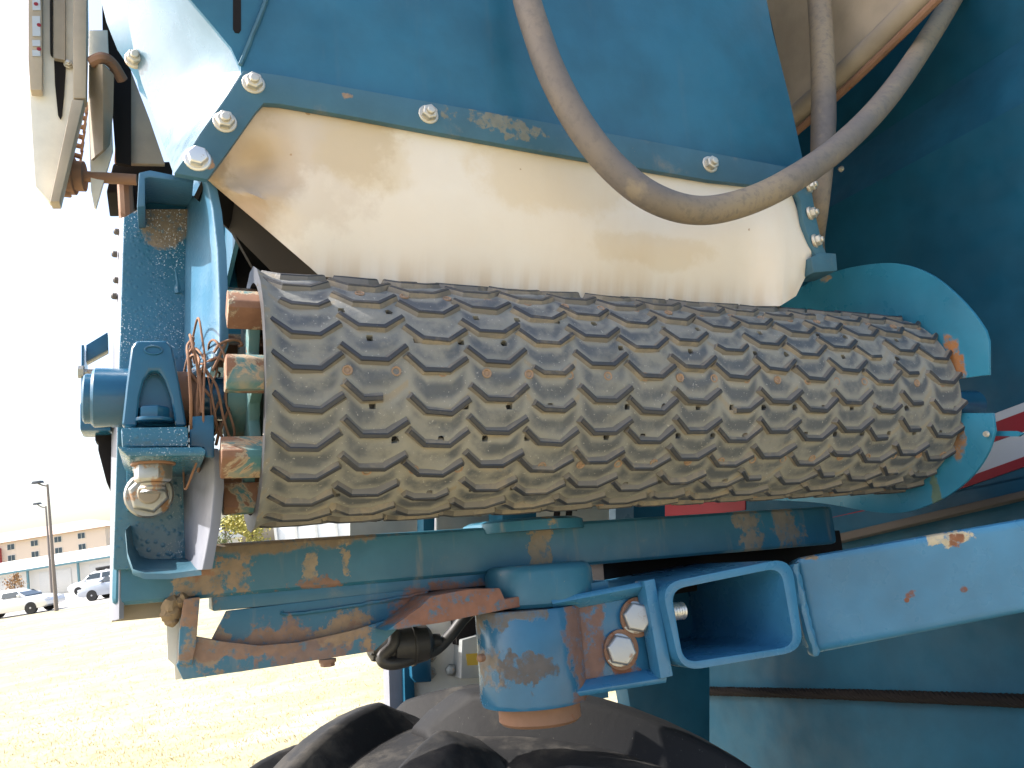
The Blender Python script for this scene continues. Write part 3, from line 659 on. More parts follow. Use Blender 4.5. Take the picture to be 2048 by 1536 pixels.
bolt(395, 318, strip, HEADB, 1.05, Y=.889)
for (x, y) in ((1620, 372), (1622, 427), (1632, 482)): bolt(x, y, strip, BOLT, .86, Y=.889, rot=(0, 0, .5))
# cream rubber flap
T = [(413, 352), (470, 276), (520, 204), (700, 228), (860, 258), (1060, 294), (1250, 327), (1420, 356), (1580, 380), (1598, 430), (1618, 488)]
B = [(414, 360), (524, 452), (640, 552), (760, 568), (870, 578), (1060, 592), (1250, 604), (1420, 612), (1560, 612), (1592, 592), (1628, 520)]
gr = []; NV, NU = 14, 60
for v in range(NV+1):
    t = v/NV; row = []
    for u in range(NU+1):
        f = u/NU*(len(T)-1); i = min(int(f), len(T)-2); w_ = f-i
        tx, ty = (T[i][0]+(T[i+1][0]-T[i][0])*w_, T[i][1]+(T[i+1][1]-T[i][1])*w_); bx, by = (B[i][0]+(B[i+1][0]-B[i][0])*w_, B[i][1]+(B[i+1][1]-B[i][1])*w_)
        px, py = tx+(bx-tx)*t, ty+(by-ty)*t
        yb = .935 if px < 1500 else .935-.03*min(1, (px-1500)/60)
        yy = .9005+(yb-.9005)*t-.009*math.sin(math.pi*min(1, t*1.05))*min(1, (px-412)/190)
        dent = math.exp(-((px-500)/60)**2-((py-330)/45)**2); ridge = math.exp(-((py-(378+.14*(px-430)))/9)**2)*max(0, 1-abs(px-500)/110)
        yy += .035*dent-.014*ridge+.002*math.sin(px*.02)*t
        row.append(P(px, py, Y=yy))
    gr.append(row)
b = MB(); b.sheet(gr, .005); part('rubber_flap', b, 'cream_rubber', label='stained cream rubber flap hanging onto the drum', smooth=60)

# ---------------- bearing post on the left
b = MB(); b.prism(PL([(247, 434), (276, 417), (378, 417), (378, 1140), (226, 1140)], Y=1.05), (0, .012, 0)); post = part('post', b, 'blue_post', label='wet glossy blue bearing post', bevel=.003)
b = MB(); b.sheet([[P(234, 440, Y=1.10), P(226, 700, Y=1.10), P(221, 1000, Y=1.10), P(219, 1240, Y=1.10)], [P(241, 436, Y=1.066), P(236, 700, Y=1.066), P(232, 1000, Y=1.066), P(229, 1241, Y=1.066)], [P(248, 434, Y=1.059), P(244, 700, Y=1.059), P(240, 1000, Y=1.059), P(238, 1238, Y=1.059)]], .006); part('post_edge', b, 'grey_white', post, smooth=70)
# right flange
rows = []
for (py, a, m_, c) in ((352, 380, 396, 408), (375, 377, 402, 418), (420, 372, 404, 427), (500, 368, 402, 436), (600, 366, 400, 440), (690, 365, 400, 440), (716, 366, 396, 430), (752, 367, 372, 376)):
    rows.append([P(a, py, Y=1.06), P(a+8, py, Y=1.035), P(m_, py, Y=1.0), P((m_+c)/2, py, Y=.965), P(c-4, py, Y=.938), P(c, py, Y=.935)])
b = MB(); b.sheet(rows, .010, vec=(1, .15, 0)); part('post_flange', b, 'blue_flange', post, bevel=.002, smooth=60)
# open bracket on top of the post
b = MB(); b.prism(PL([(278, 345), (300, 340), (388, 358), (386, 366), (300, 354), (290, 356), (290, 412), (274, 414)], Y=.985), (0, .08, 0)); tb = part('top_bracket', b, 'blue_flange', post, bevel=.0015)
b = MB(); b.prism(PL([(286, 350), (386, 362), (386, 425), (280, 425)], Y=1.058), (0, .004, 0)); part('bracket_back', b, 'blue_dark', post)
for (x, y) in ((228, 463), (224, 508), (227, 560), (223, 592)):
    p = P(x, y, Y=1.08); b = MB(); b.lathe(p+Vector((.006, 0, 0)), (-1, 0, 0), [(0, .0042), (.0045, .0042), (.0065, .0026)], 10); part('grease_nipple', b, 'shaded_steel', post)
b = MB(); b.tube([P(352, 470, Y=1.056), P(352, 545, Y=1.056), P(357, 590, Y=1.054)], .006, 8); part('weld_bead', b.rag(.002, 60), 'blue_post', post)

# pillow block bearing
fy = .905
outer = [(243, 852), (252, 770), (262, 695), (272, 680), (334, 680), (345, 695), (360, 770), (374, 852)]
b = MB(); b.prism(PL(outer, Y=fy+.018), (0, .125, 0)); pb = part('bearing_block', b, 'blue_cast', label='cast blue pillow block carrying the shaft', bevel=.006, seg=3)
inner = [(274, 852), (279, 795), (288, 760), (300, 742), (318, 742), (330, 760), (342, 795), (351, 852)]
b = MB(); b.sheet([[P(*p, Y=fy) for p in outer], [P(*p, Y=fy) for p in inner]], .03, vec=(0, 1, 0)); part('rib', b, 'blue_cast', pb, bevel=.005, seg=3)
b = MB(); c0 = P(307, 700, Y=fy-.0005); b.tube([c0+Vector((.0085*math.cos(a), 0, .0045*math.sin(a))) for a in [R(q*30) for q in range(13)]], .0012, 6, sub=2); part('cast_mark', b, 'blue_cast', pb)
c0 = P(306, 846, Y=fy+.012)
b = MB(); b.lathe(c0, (0, 0, 1), [(0, .021), (.004, .021)], 24); b.hexa(c0+Vector((0, 0, .004)), (0, 0, 1), .0168, .013); part('mounting_bolt', b, 'blue_cast', pb, bevel=.001)
b = MB(); b.lathe((-.070, YC, ZC), (1, 0, 0), [(0, .030), (.003, .033), (.036, .033), (.039, .030)], 32); part('collar', b, 'blue_cast', pb)
b = MB(); b.lathe((-.0785, YC, ZC-.001), (1, 0, 0), [(0, .025), (.002, .0275), (.012, .0275)], 32); part('end_cap', b, 'blue_cast', pb)
b = MB(); b.lathe((-.030, YC, ZC), (1, 0, 0), [(0, .031), (.066, .031)], 32); part('inner_ring', b, 'rusty_steel', pb)
# shelf under the bearing
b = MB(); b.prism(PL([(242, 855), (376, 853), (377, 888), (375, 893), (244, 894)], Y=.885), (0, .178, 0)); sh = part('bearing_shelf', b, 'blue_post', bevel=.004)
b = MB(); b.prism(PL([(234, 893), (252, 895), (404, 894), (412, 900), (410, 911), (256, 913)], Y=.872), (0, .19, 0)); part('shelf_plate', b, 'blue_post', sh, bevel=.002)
b = MB(); b.prism(PL([(379, 833), (428, 829), (429, 915), (410, 912), (408, 895), (379, 893)], Y=.90), (0, .012, 0)); part('angle_iron', b, 'blue_cast', sh, bevel=.002)
# adjusting bolt
c0 = P(307, 914, Y=.925)
b = MB(); b.lathe(c0+Vector((0, 0, .001)), (0, 0, -1), [(0, .030), (.006, .030)], 4); b.lathe(c0, (0, 0, -1), [(.006, .022), (.009, .022)], 24); part('washer', b, 'rusty_steel', sh, bevel=.0008)
b = MB(); b.hexa(c0+Vector((0, 0, -.009)), (0, 0, -1), .0195, .018); part('nut', b, 'steel_nut', sh, bevel=.001)
b = MB(); pr = [(h*.0022, .0125 if h % 2 else .0112) for h in range(8)]; b.lathe(c0+Vector((0, 0, -.022)), (0, 0, -1), pr, 18); part('threaded_rod', b, 'steel_nut', sh)
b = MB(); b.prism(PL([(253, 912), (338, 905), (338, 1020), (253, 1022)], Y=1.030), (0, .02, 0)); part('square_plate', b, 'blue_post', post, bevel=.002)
c0 = P(298, 990, Y=1.030)
b = MB(); b.lathe(c0, (0, -1, 0), [(0, .027), (.004, .027), (.006, .025)], 28); nb = part('clamp_bolt', b, 'steel_nut', post)
b = MB(); b.hexa(c0+Vector((0, -.005, 0)), (0, -1, 0), .0225, .016); part('nut', b, 'steel_nut', nb, bevel=.001)
b = MB(); b.lathe(c0+Vector((0, -.018, 0)), (0, -1, 0), [(0, .0125), (.008, .0125), (.0095, .011)], 20); part('bolt_end', b, 'tan_plate', nb)
# lower channel
rows = []
for (py, a, m_, c) in ((897, 372, 400, 418), (925, 366, 408, 428), (975, 364, 408, 430), (1050, 366, 402, 422), (1110, 368, 396, 411), (1140, 369, 390, 405)):
    rows.append([P(a, py, Y=1.055), P(a+12, py, Y=1.03), P(m_, py, Y=.97), P(c-3, py, Y=.932), P(c, py, Y=.930)])
b = MB(); b.sheet(rows, .010, vec=(1, .1, 0)); lc = part('lower_flange', b, 'grey_white', post, label='grey lower flange of the post', bevel=.002, smooth=60)  # flange in a paler grey than the blue post
b = MB(); b.sheet([[P(251, 1060, Y=1.0), P(255, 1105, Y=.985), P(266, 1138, Y=.975), P(290, 1147, Y=.97), P(340, 1147, Y=.965), P(403, 1139, Y=.95)], [P(262, 1050, Y=1.056), P(268, 1090, Y=1.056), P(280, 1110, Y=1.056), P(300, 1116, Y=1.056), P(340, 1116, Y=1.056), P(384, 1114, Y=1.056)]], .006, vec=(0, 0, -1)); part('lower_lip', b, 'blue_strip', post, smooth=60)
b = MB(); b.prism(PL([(268, 1100), (380, 1096), (395, 1142), (272, 1148)], Y=1.052), (0, .004, 0)); part('mud_cake', b.rag(.003, 40), 'mud', post)
# bits outside the post
b = MB(); b.prism(PL([(172, 690), (215, 664), (216, 700), (172, 724)], Y=1.12), (0, .02, 0)); part('outer_tab', b, 'blue_cast', post, bevel=.001)
b = MB(); b.prism(PL([(163, 690), (168, 690), (168, 830), (162, 830)], Y=1.11), (0, .06, 0)); ob = part('outer_bracket', b, 'blue_cast', post)
c0 = P(160, 744, Y=1.11); b = MB(); b.cyl(c0, c0+Vector((.02, 0, 0)), .004, 10); b.hexa(c0+Vector((-.002, 0, 0)), (1, 0, 0), .008, .007); part('bolt', b, 'steel_nut', ob)
c0 = P(168, 778, Y=1.11); b = MB(); b.cyl(c0, c0+Vector((.045, 0, 0)), .0025, 8); part('pin', b, 'steel_nut', ob)
b = MB(); b.prism(PL([(159, 803), (222, 803), (222, 862), (159, 862)], Y=1.08), (0, .05, 0)); part('outer_block', b, 'blue_cast', post, bevel=.004)
b = MB(); b.prism(PL([(190, 862), (224, 862), (222, 985), (213, 965), (196, 900), (196, 884), (190, 882)], Y=1.11), (0, .03, 0)); part('outer_arm', b, 'interior_dark', post, bevel=.002)

# ---------------- main beam
zt = P(1000, 1052, Y=1.06).z; zb = P(700, 1172, Y=1.06).z; xL = P(224, 1150, Y=1.06).x; xR = P(1672, 1050, Y=1.06).x
b = MB(); b.box((xL, 1.06, zb), (xR, 1.15, zt)); beam = part('main_beam', b, 'blue_beam', label='long dusty blue beam below the drum', bevel=.010, seg=3)
b = MB(); b.prism(PL([(222, 1244), (247, 1206), (352, 1192), (352, 1229), (330, 1234)], Y=1.10), (0, .008, 0)); part('beam_end_plate', b, 'tan_plate', beam, bevel=.001)
b = MB(); b.box((xL+.11, 1.066, zb-.016), (P(985, 1150, Y=1.075).x, 1.145, zb+.003)); part('lower_rail', b, 'blue_gusset', beam, bevel=.003)
b = MB(); b.box((P(560, 1190, Y=1.09).x, 1.09, zb-.045), (P(1010, 1150, Y=1.09).x, 1.10, zb-.012)); part('lower_web', b, 'blue_beam', beam, bevel=.002)
c0 = P(1060, 1052, Y=1.08); b = MB(); b.lathe((c0.x, 1.105, zt-.01), (0, 0, 1), [(0, .092), (.014, .09), (.018, .08)], 32); part('pivot_cap', b, 'blue_beam', beam)
# gusset group
b = MB(); b.prism(PL([(453, 1222), (560, 1209), (700, 1192), (862, 1176), (836, 1214), (748, 1300), (600, 1312), (420, 1286)], Y=1.065), (0, .01, 0)); gs = part('gusset', b, 'blue_gusset', beam, bevel=.0015)
b = MB(); b.tube([P(566, 1222, Y=1.064), P(572, 1229, Y=1.063), P(640, 1222, Y=1.063), P(740, 1206, Y=1.063), P(855, 1186, Y=1.063)], .0024, 7); part('weld_bead', b.rag(.0022, 90), 'blue_gusset', beam)
b = MB(); b.prism(PL([(392, 1273), (440, 1282), (520, 1291), (600, 1284), (700, 1262), (800, 1232), (858, 1196), (750, 1302), (560, 1332), (366, 1360), (352, 1330)], Y=1.05), (0, .012, 0)); lp = part('lower_plate', b, 'blue_gusset', beam, label='rust streaked lower plate of the beam', bevel=.0015)
b = MB(); b.prism(PL([(368, 1198), (400, 1194), (392, 1290), (384, 1330), (356, 1330), (360, 1250)], Y=1.045), (0, .05, 0)); part('upright_tab', b, 'blue_gusset', beam, bevel=.0015)
b = MB(); b.prism(PL([(333, 1245), (361, 1225), (356, 1330), (366, 1357), (350, 1360), (348, 1330), (335, 1318)], Y=1.10), (0, .006, 0)); part('pale_side_plate', b, 'cream_white', beam, bevel=.001)
b = MB()
for (x, y, r) in ((340, 1212, .010), (350, 1224, .010), (334, 1222, .007), (347, 1238, .008), (360, 1205, .008), (366, 1196, .007), (343, 1228, .009)): b.lathe(P(x, y, Y=1.06)-Vector((0, 0, r)), (0, 0, 1), [(0, r*.3), (r*.5, r*.9), (r, r), (r*1.5, r*.85), (r*2, r*.2)], 12)
part('mud_clump', b.rag(.004, 55).rag(.003, 140), 'mud', beam)
p = P(655, 1318, Y=1.06); b = MB(); b.lathe(p, (0, 0, -1), [(0, .011), (.004, .011)], 16); b.hexa(p+Vector((0, 0, -.003)), (0, 0, -1), .009, .006); part('bolt', b, 'rusty_steel', lp)
# ---------------- pivot
py_ = 1.03
def pv(px, py): return P(px, py, Y=py_)
ct = pv(1056, 1215); cb = pv(1068, 1402); rad = (pv(1160, 1300)-pv(960, 1300)).length/2*.97
px_, zT, zB = (ct.x+cb.x)/2, ct.z, cb.z
b = MB(); b.lathe((px_+.026, py_+.012, zb+.008), (0, 0, -1), [(0, rad*.9), (.003, rad*.98), (.010, rad*1.04), (.050, rad*1.05), (.055, rad*1.0)], 48); pvt = part('pivot_collar', b, 'blue_beam', beam)
b = MB(); b.prism(PL([(772, 1262), (838, 1216), (862, 1192), (940, 1178), (1000, 1176), (1010, 1198), (1216, 1160), (1218, 1180), (968, 1228), (880, 1246)], Y=.99), (0, .14, 0)); part('pivot_plate', b, 'blue_gusset', beam, label='rusted plate above the pivot', bevel=.002)
b = MB(); b.lathe((px_, py_, zT), (0, 0, -1), [(0, rad*.97), (.004, rad), (zT-zB-.006, rad), (zT-zB, rad*.97)], 56); pipe = part('pivot_pipe', b, 'blue_pivot', label='chipped glossy blue pivot pipe')
b = MB(); b.lathe((px_+.006, py_, zB), (0, 0, -1), [(0, rad*.76), (.022, rad*.76), (.026, rad*.70)], 40); part('bushing', b, 'rusty_steel', pipe)
p = P(962, 1316, Y=1.0); b = MB(); b.lathe(p, (-1, -.4, 0), [(-.004, .005), (.003, .005), (.005, .003)], 10); part('grease_nipple', b, 'rusty_steel', pipe)
# clevis to the right of the pipe
b = MB(); b.prism(PL([(1120, 1195), (1305, 1162), (1335, 1350), (1130, 1384)], Y=.985), (0, .012, 0)); cl = part('clevis_web', b, 'blue_pivot', bevel=.0015)
b = MB(); b.sheet([[P(1105, 1208, Y=.965), P(1292, 1172, Y=.96)], [P(1110, 1226, Y=.985), P(1296, 1191, Y=.985)]], .008); part('clevis_flange', b, 'blue_boom', cl, bevel=.002)
b = MB(); b.sheet([[P(1120, 1366, Y=.985), P(1326, 1333, Y=.985)], [P(1128, 1388, Y=.965), P(1334, 1355, Y=.96)]], .008); part('clevis_flange', b, 'blue_boom', cl, bevel=.002)
b = MB(); b.prism(PL([(1288, 1162), (1310, 1157), (1347, 1352), (1322, 1358)], Y=.955), (0, .024, 0)); part('end_plate', b, 'blue_boom', cl, bevel=.002)
b = MB(); b.tube([P(1300, 1180, Y=.962), P(1330, 1340, Y=.962)], .004, 6, sub=8); part('weld_bead', b.rag(.002, 70), 'blue_boom', cl)
for (x, y) in ((1268, 1235), (1236, 1300)):
    c0 = P(x, y, Y=.983); ax = Vector((-.25, -1, .1)).normalized()
    b = MB(); b.lathe(c0+Vector((.004, 0, 0)), (0, -1, 0), [(0, .0265), (.003, .0265), (.004, .024)], 28); cb_ = part('clevis_bolt', b, 'rusty_steel', cl)
    b = MB(); b.hexa(c0+Vector((0, -.003, 0)), ax, .0205, .015); b.lathe(c0, ax, [(.004, .0215), (.007, .0215)], 24); part('bolt_head', b, 'bolt_steel', cb_, bevel=.001)
# ---------------- square tube and boom
def rquad(q, r, n_=6):
    out = []; m_ = len(q)
    for i in range(m_):
        p0, p1, p2 = Vector((*q[i-1], 0)), Vector((*q[i], 0)), Vector((*q[(i+1) % m_], 0)); a = p1+(p0-p1).normalized()*r; c = p1+(p2-p1).normalized()*r
        for k_ in range(n_+1):
            t = k_/n_; out.append(((1-t)**2*a+2*t*(1-t)*p1+t*t*c).to_2d())
    return out
oq = rquad([(1322, 1167), (1583, 1114), (1609, 1302), (1362, 1344)], 42); iq = rquad([(1342, 1180), (1562, 1135), (1590, 1292), (1368, 1326)], 30)
gr = [[P(p.x, p.y, Y=.94) for p in oq+oq[:1]], [P(p.x, p.y, Y=.94) for p in iq+iq[:1]]]
dep = Vector((0, .26, 0)); n_ = len(oq); b = MB()
vs = [p for p in gr[0][:-1]]+[p for p in gr[1][:-1]]; vs += [p+dep for p in vs]; fs = []
for i in range(n_):
    j = (i+1) % n_
    fs += [(i, j, j+n_, i+n_), (i+2*n_, i+3*n_, j+3*n_, j+2*n_), (i, i+2*n_, j+2*n_, j), (i+n_, j+n_, j+3*n_, i+3*n_)]
b.add(vs, fs); sq = part('square_tube', b, 'blue_boom', label='open ended square blue tube', bevel=.0015, smooth=50)
b = MB(); b.prism([p+Vector((0, .24, 0)) for p in gr[1][:-1]], (0, .008, 0)); part('tube_stop', b, 'blue_dark', sq)
c0 = P(1340, 1224, Y=.99); b = MB(); pr = [(h*.0022, .0125 if h % 2 else .0113) for h in range(16)]; b.lathe(c0+Vector((-.012, 0, 0)), (1, 0, .0), pr, 18); part('bolt_end', b, 'zinc', sq)
d0, d1 = 1.215, 1.03
def bq(px, py, D): return P(px, py, D=D)
xe = 2300; k_ = (xe-1590)/(2048-1590)
corner = [((1588, 1116), (xe, 1116-(1116-1034)*k_+4)), ((1624, 1309), (xe, 1309-(1309-1226)*((xe-1624)/(2048-1624))))]
a0, a1 = bq(*corner[0][0], 1.20), bq(*corner[0][1], 1.10); c0, c1 = bq(*corner[1][0], 1.20), bq(*corner[1][1], 1.10)
a1 = a0+(a1-a0)*1.9; c1 = c0+(c1-c0)*1.9
nrm = (a1-a0).cross(c0-a0).normalized()
if nrm.y < 0: nrm = -nrm
nrm = Vector((nrm.x, nrm.y, -.06)).normalized()
b = MB(); b.add([a0, a1, c1, c0, a0+nrm*.13, a1+nrm*.13, c1+nrm*.13, c0+nrm*.13], [(0, 1, 2, 3), (4, 7, 6, 5), (0, 4, 5, 1), (3, 2, 6, 7), (0, 3, 7, 4), (1, 5, 6, 2)]); boom = part('boom_tube', b, 'blue_boom', label='bright blue boom tube welded to the square tube', bevel=.014, seg=4)
b = MB(); b.tube([bq(1588, 1128, 1.192), bq(1596, 1170, 1.19), bq(1606, 1220, 1.19), bq(1622, 1285, 1.19), bq(1628, 1306, 1.195)], .0075, 8); part('weld_bead', b.rag(.003, 80), 'blue_boom', boom)

# ---------------- end shields
def crv(pts, n_=5):
    q = [pts[0]]+list(pts)+[pts[-1]]; out = []
    for i in range(1, len(q)-2):
        for k in range(n_):
            t = k/n_; a, b__, c, d = (Vector(z) for z in q[i-1:i+3]); v = .5*((2*b__)+(c-a)*t+(2*a-5*b__+4*c-d)*t*t+(3*b__-a-3*c+d)*t**3); out.append((v.x, v.y))
    return out+[pts[-1]]
b = MB(); b.prism(PL(crv([(1560, 600), (1606, 572), (1645, 552), (1700, 535), (1770, 526), (1820, 532), (1868, 553), (1910, 587), (1945, 624), (1970, 660)])+[(1977, 682), (1977, 750), (1928, 756), (1880, 760), (1700, 740), (1570, 680)], X=1.135), (.006, 0, 0)); us = part('upper_shield', b, 'blue_shield', label='rounded blue end shield above the drum end', bevel=.001)
b = MB(); b.prism(PL([(1890, 826), (1985, 826)]+crv([(1989, 862), (1975, 905), (1945, 950), (1900, 988), (1850, 1013), (1800, 1026), (1740, 1023), (1640, 1006), (1540, 1000)])+[(1560, 930), (1760, 880)], X=1.135), (.006, 0, 0)); ls = part('lower_shield', b, 'blue_shield', label='rounded blue end shield below the drum end', bevel=.001)
b = MB(); b.prism(PL([(1986, 862), (2030, 862), (2045, 867), (2036, 873), (1986, 872)], X=1.16), (.006, 0, 0)); part('shield_tab', b, 'blue_shield', ls)
b = MB(); b.lathe(P(1973, 868, X=1.128), (-1, 0, 0), [(0, .005), (.003, .004)], 12); part('rivet', b, 'zinc_dusty', ls)
# ---------------- right wall
WX = 1.44
def W(x, y, dx_=0): return P(x, y, X=WX+dx_)
def WE(p, q, Y=.12): return q+(q-p)*((Y-q.y)/(q.y-p.y))     # carry an edge of the wall on past the frame
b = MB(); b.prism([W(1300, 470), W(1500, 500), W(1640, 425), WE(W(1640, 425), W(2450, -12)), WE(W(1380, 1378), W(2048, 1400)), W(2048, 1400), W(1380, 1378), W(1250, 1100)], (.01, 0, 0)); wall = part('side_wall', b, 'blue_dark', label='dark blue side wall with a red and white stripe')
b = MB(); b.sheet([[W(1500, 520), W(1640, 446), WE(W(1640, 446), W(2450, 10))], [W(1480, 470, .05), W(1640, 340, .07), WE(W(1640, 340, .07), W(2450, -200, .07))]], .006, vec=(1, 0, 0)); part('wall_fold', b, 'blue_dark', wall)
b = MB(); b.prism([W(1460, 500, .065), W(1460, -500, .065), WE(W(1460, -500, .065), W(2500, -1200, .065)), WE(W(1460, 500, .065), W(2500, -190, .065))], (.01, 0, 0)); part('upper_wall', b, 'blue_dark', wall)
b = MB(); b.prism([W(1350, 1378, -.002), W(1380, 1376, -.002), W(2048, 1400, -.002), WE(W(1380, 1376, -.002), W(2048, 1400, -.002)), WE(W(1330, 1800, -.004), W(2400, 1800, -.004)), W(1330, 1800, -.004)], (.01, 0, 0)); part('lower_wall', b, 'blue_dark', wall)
for nm, mt, pts in (('white_stripe', 'decal_white', [(1960, 838), (2060, 797), (2060, 816), (1975, 850)]), ('red_stripe', 'decal_red', [(1940, 866), (1975, 850), (2060, 816), (2060, 876), (1990, 884), (1940, 900)]), ('white_stripe', 'decal_white', [(1800, 990), (1890, 950), (1975, 888), (2060, 868), (2060, 918), (1960, 945), (1800, 1003)]), ('red_stripe', 'decal_red', [(1640, 1040), (1800, 1003), (1960, 945), (2060, 918), (2060, 953), (1900, 985), (1640, 1052)]),
                    ('red_stripe', 'decal_red', [(1328, 1040), (1328, 998), (1490, 985), (1490, 1020)])):
    q = PL(pts, X=WX-.003); e_ = [i for i, z in enumerate(pts) if z[0] == 2060]
    for i in e_: q[i] = WE(P(1990, pts[i][1]+26, X=WX-.003), q[i], .35)
    b = MB(); b.prism(q, (.003, 0, 0)); part(nm, b, mt, wall)
b = MB(); b.prism([W(1640, 1076, -.06), WE(W(1640, 1076, -.06), W(2060, 978, -.06)), WE(W(1640, 1092, -.06), W(2060, 992, -.06)), W(1640, 1092, -.06)], (.05, 0, 0)); part('wall_rail', b, 'shaded_steel', wall, bevel=.003)
b = MB(); b.prism([W(1640, 1040, -.03), WE(W(1640, 1040, -.03), W(2060, 955, -.03)), WE(W(1640, 1077, -.03), W(2060, 977, -.03)), W(1640, 1077, -.03)], (.02, 0, 0)); part('wall_rail', b, 'blue_dark', wall)
b = MB(); b.prism([W(1906, 985, -.005), W(1914, 985, -.005), W(1916, 1000, -.005), W(1909, 1001, -.005)], (.005, 0, 0)); part('slot_shade', b, 'interior_dark', wall)  # slot shade as a near-black piece on the wall
bolt(1682, 338, wall, X=WX-.06, sc=.5, rot=(0, 0, -1.5))
# braided cable
def cable(pts, r, name, mat, lay=.028):
    b = MB(); path = []
    for i in range(len(pts)-1):
        for k_ in range(40): path.append(pts[i].lerp(pts[i+1], k_/40))
    for s_ in range(6):
        q = []
        for i, p in enumerate(path):
            t = (path[min(i+1, len(path)-1)]-path[max(i-1, 0)]).normalized(); u = t.cross(Vector((0, 0, 1))).normalized(); w_ = t.cross(u); L = (p-path[0]).length; a = 2*math.pi*(L/lay+s_/6)
            q.append(p+u*r*.6*math.cos(a)+w_*r*.6*math.sin(a))
        b.tube(q, r*.48, 6, sub=1)
    return part(name, b, mat, wall)
cable([W(1384, 1381, -.03), W(1700, 1389, -.03), W(2060, 1402, -.03), WE(W(1700, 1389, -.03), W(2060, 1402, -.03))], .012, 'braided_cable', 'interior_dark', .075)
b = MB(); b.prism([W(1374, 1340, -.02), W(1384, 1338, -.02), W(1394, 1386, -.02), W(1382, 1388, -.02)], (.01, 0, 0)); part('cable_bracket', b, 'tan_plate', wall)
# upper right cream panel and rails
b = MB(); b.prism([W(1520, -60, -.16), W(1900, -330, -.16), W(1850, 0, -.16), W(1588, 250, -.16)], (.01, 0, 0)); cpn2 = part('cream_panel', b, 'cream_paint')
b = MB(); b.tube([W(1560, 262, -.19), W(1700, 140, -.19), W(1900, -55, -.19)], .026, 12, sub=3); part('edge_rail', b, 'tan_plate', cpn2)
b = MB(); b.tube([W(1572, 282, -.20), W(1710, 160, -.20), W(1915, -40, -.20)], .008, 8, sub=3); part('edge_trim', b, 'rusty_steel', cpn2)
# ---------------- hoses
hp = [(1000, -620, .95), (1012, -330, .90), (1035, -90, .86), (1054, 0, .85), (1072, 60, .84), (1103, 145, .83), (1155, 243, .82), (1225, 333, .81), (1305, 395, .80), (1395, 421, .80), (1488, 405, .80), (1580, 362, .80), (1680, 292, .82), (1770, 200, .85), (1845, 95, .88), (1915, -20, .90), (1960, -110, .92), (2040, -330, .98), (2110, -620, 1.05)]
b = MB(); b.tube([P(x, y, Y=yy) for x, y, yy in hp], .0195, 20, sub=8); part('hydraulic_hose', b, 'hose_rubber', label='thick dusty hose looping down in front of the flap', smooth=80)
hp = [(1585, -560, 1.12), (1598, -330, 1.06), (1615, -160, 1.02), (1632, -60, 1.0), (1641, 40, .98), (1646, 140, .96), (1647, 240, .95), (1643, 340, .94), (1637, 420, .95), (1633, 480, 1.0), (1640, 520, 1.08)]
b = MB(); b.tube([P(x, y, Y=yy) for x, y, yy in hp], .022, 18, sub=8, rf=lambda t: 1.0 if t < .6 else 1-.5*(t-.6)/.4); part('hydraulic_hose', b, 'hose_rubber', label='straight dusty hose hanging behind the looped hose', smooth=80)

# ---------------- cream chain guard top left
gy = 1.30
def GP(pts, Y=gy): return PL(pts, Y=Y)
b = MB(); b.prism(GP([(58, -300), (170, -300), (176, 60), (172, 195), (118, 402), (98, 402), (70, 372), (58, 180)]), (0, .02, 0)); gd = part('chain_guard', b, 'cream_white', label='cream sheet metal chain guard', bevel=.002)
b = MB(); b.prism(GP([(56, -300), (82, -300), (84, 115), (84, 180), (60, 180), (56, 120)], gy-.02), (0, .018, 0)); part('edge_fold', b, 'cream_paint', gd, bevel=.002)
b = MB(); b.prism(GP([(148, -300), (176, -300), (172, 196), (146, 196), (146, 110)], gy-.03), (0, .028, 0)); part('edge_fold', b, 'cream_paint', gd, bevel=.002)
b = MB(); b.prism(GP([(144, 198), (168, 200), (119, 403), (100, 403)], gy-.03), (0, .028, 0)); part('edge_fold', b, 'cream_paint', gd, bevel=.002)
b = MB(); b.prism(GP([(106, -300), (130, -300), (130, 120), (108, 116)], gy-.012), (0, .01, 0)); part('rib', b, 'tan_plate', gd)
b = MB(); b.prism(GP([(99, -100), (104, -100), (104, 108), (100, 104)], gy-.012), (0, .01, 0)); part('slot_shade', b, 'interior_dark', gd)  # shade of the narrow slot, set on as a near-black strip
b = MB(); b.prism(GP([(108, 120), (132, 124), (128, 190), (124, 230), (121, 238), (116, 230), (110, 170)], gy-.004), (0, .003, 0)); part('slot_shade', b, 'interior_dark', gd)  # shade of the tapered slot, set on as a near-black piece
for (y0_, y1_, mt) in ((-10, 20, 'decal_white'), (32, 72, 'decal_white'), (80, 92, 'decal_white'), (100, 112, 'decal_white')):
    b = MB(); b.prism(GP([(64, y0_), (80, y0_), (81, y1_), (65, y1_)], gy-.0215), (0, .001, 0)); part('worn_sticker', b, mt, gd)
for (x, y) in ((72, 8), (78, 50), (78, 98)):
    b = MB(); b.lathe(P(x, y, Y=gy-.0216), (0, -1, 0), [(0, .0032), (.0005, .0032)], 10); part('sticker_mark', b, 'decal_red', gd)
bolt(137, 128, gd, Y=gy-.004, sc=.55)
b = MB(); b.prism(GP([(200, -300), (262, -300), (262, 330), (232, 325), (225, 230), (205, 60)], 1.34), (0, .01, 0)); part('guard_back', b, 'interior_dark', gd)
b = MB(); b.prism(GP([(178, 60), (215, 60), (222, 200), (226, 300), (192, 416), (188, 414), (182, 380), (176, 200)], 1.33), (0, .008, 0)); g2 = part('inner_guard', b, 'cream_white', gd, bevel=.001)
rows = [[P(178, 130, Y=1.30), P(205, 128, Y=1.26), P(228, 150, Y=1.28)], [P(178, 200, Y=1.32), P(206, 200, Y=1.29), P(226, 230, Y=1.3)], [P(182, 320, Y=1.32), P(206, 300, Y=1.29), P(220, 290, Y=1.3)]]
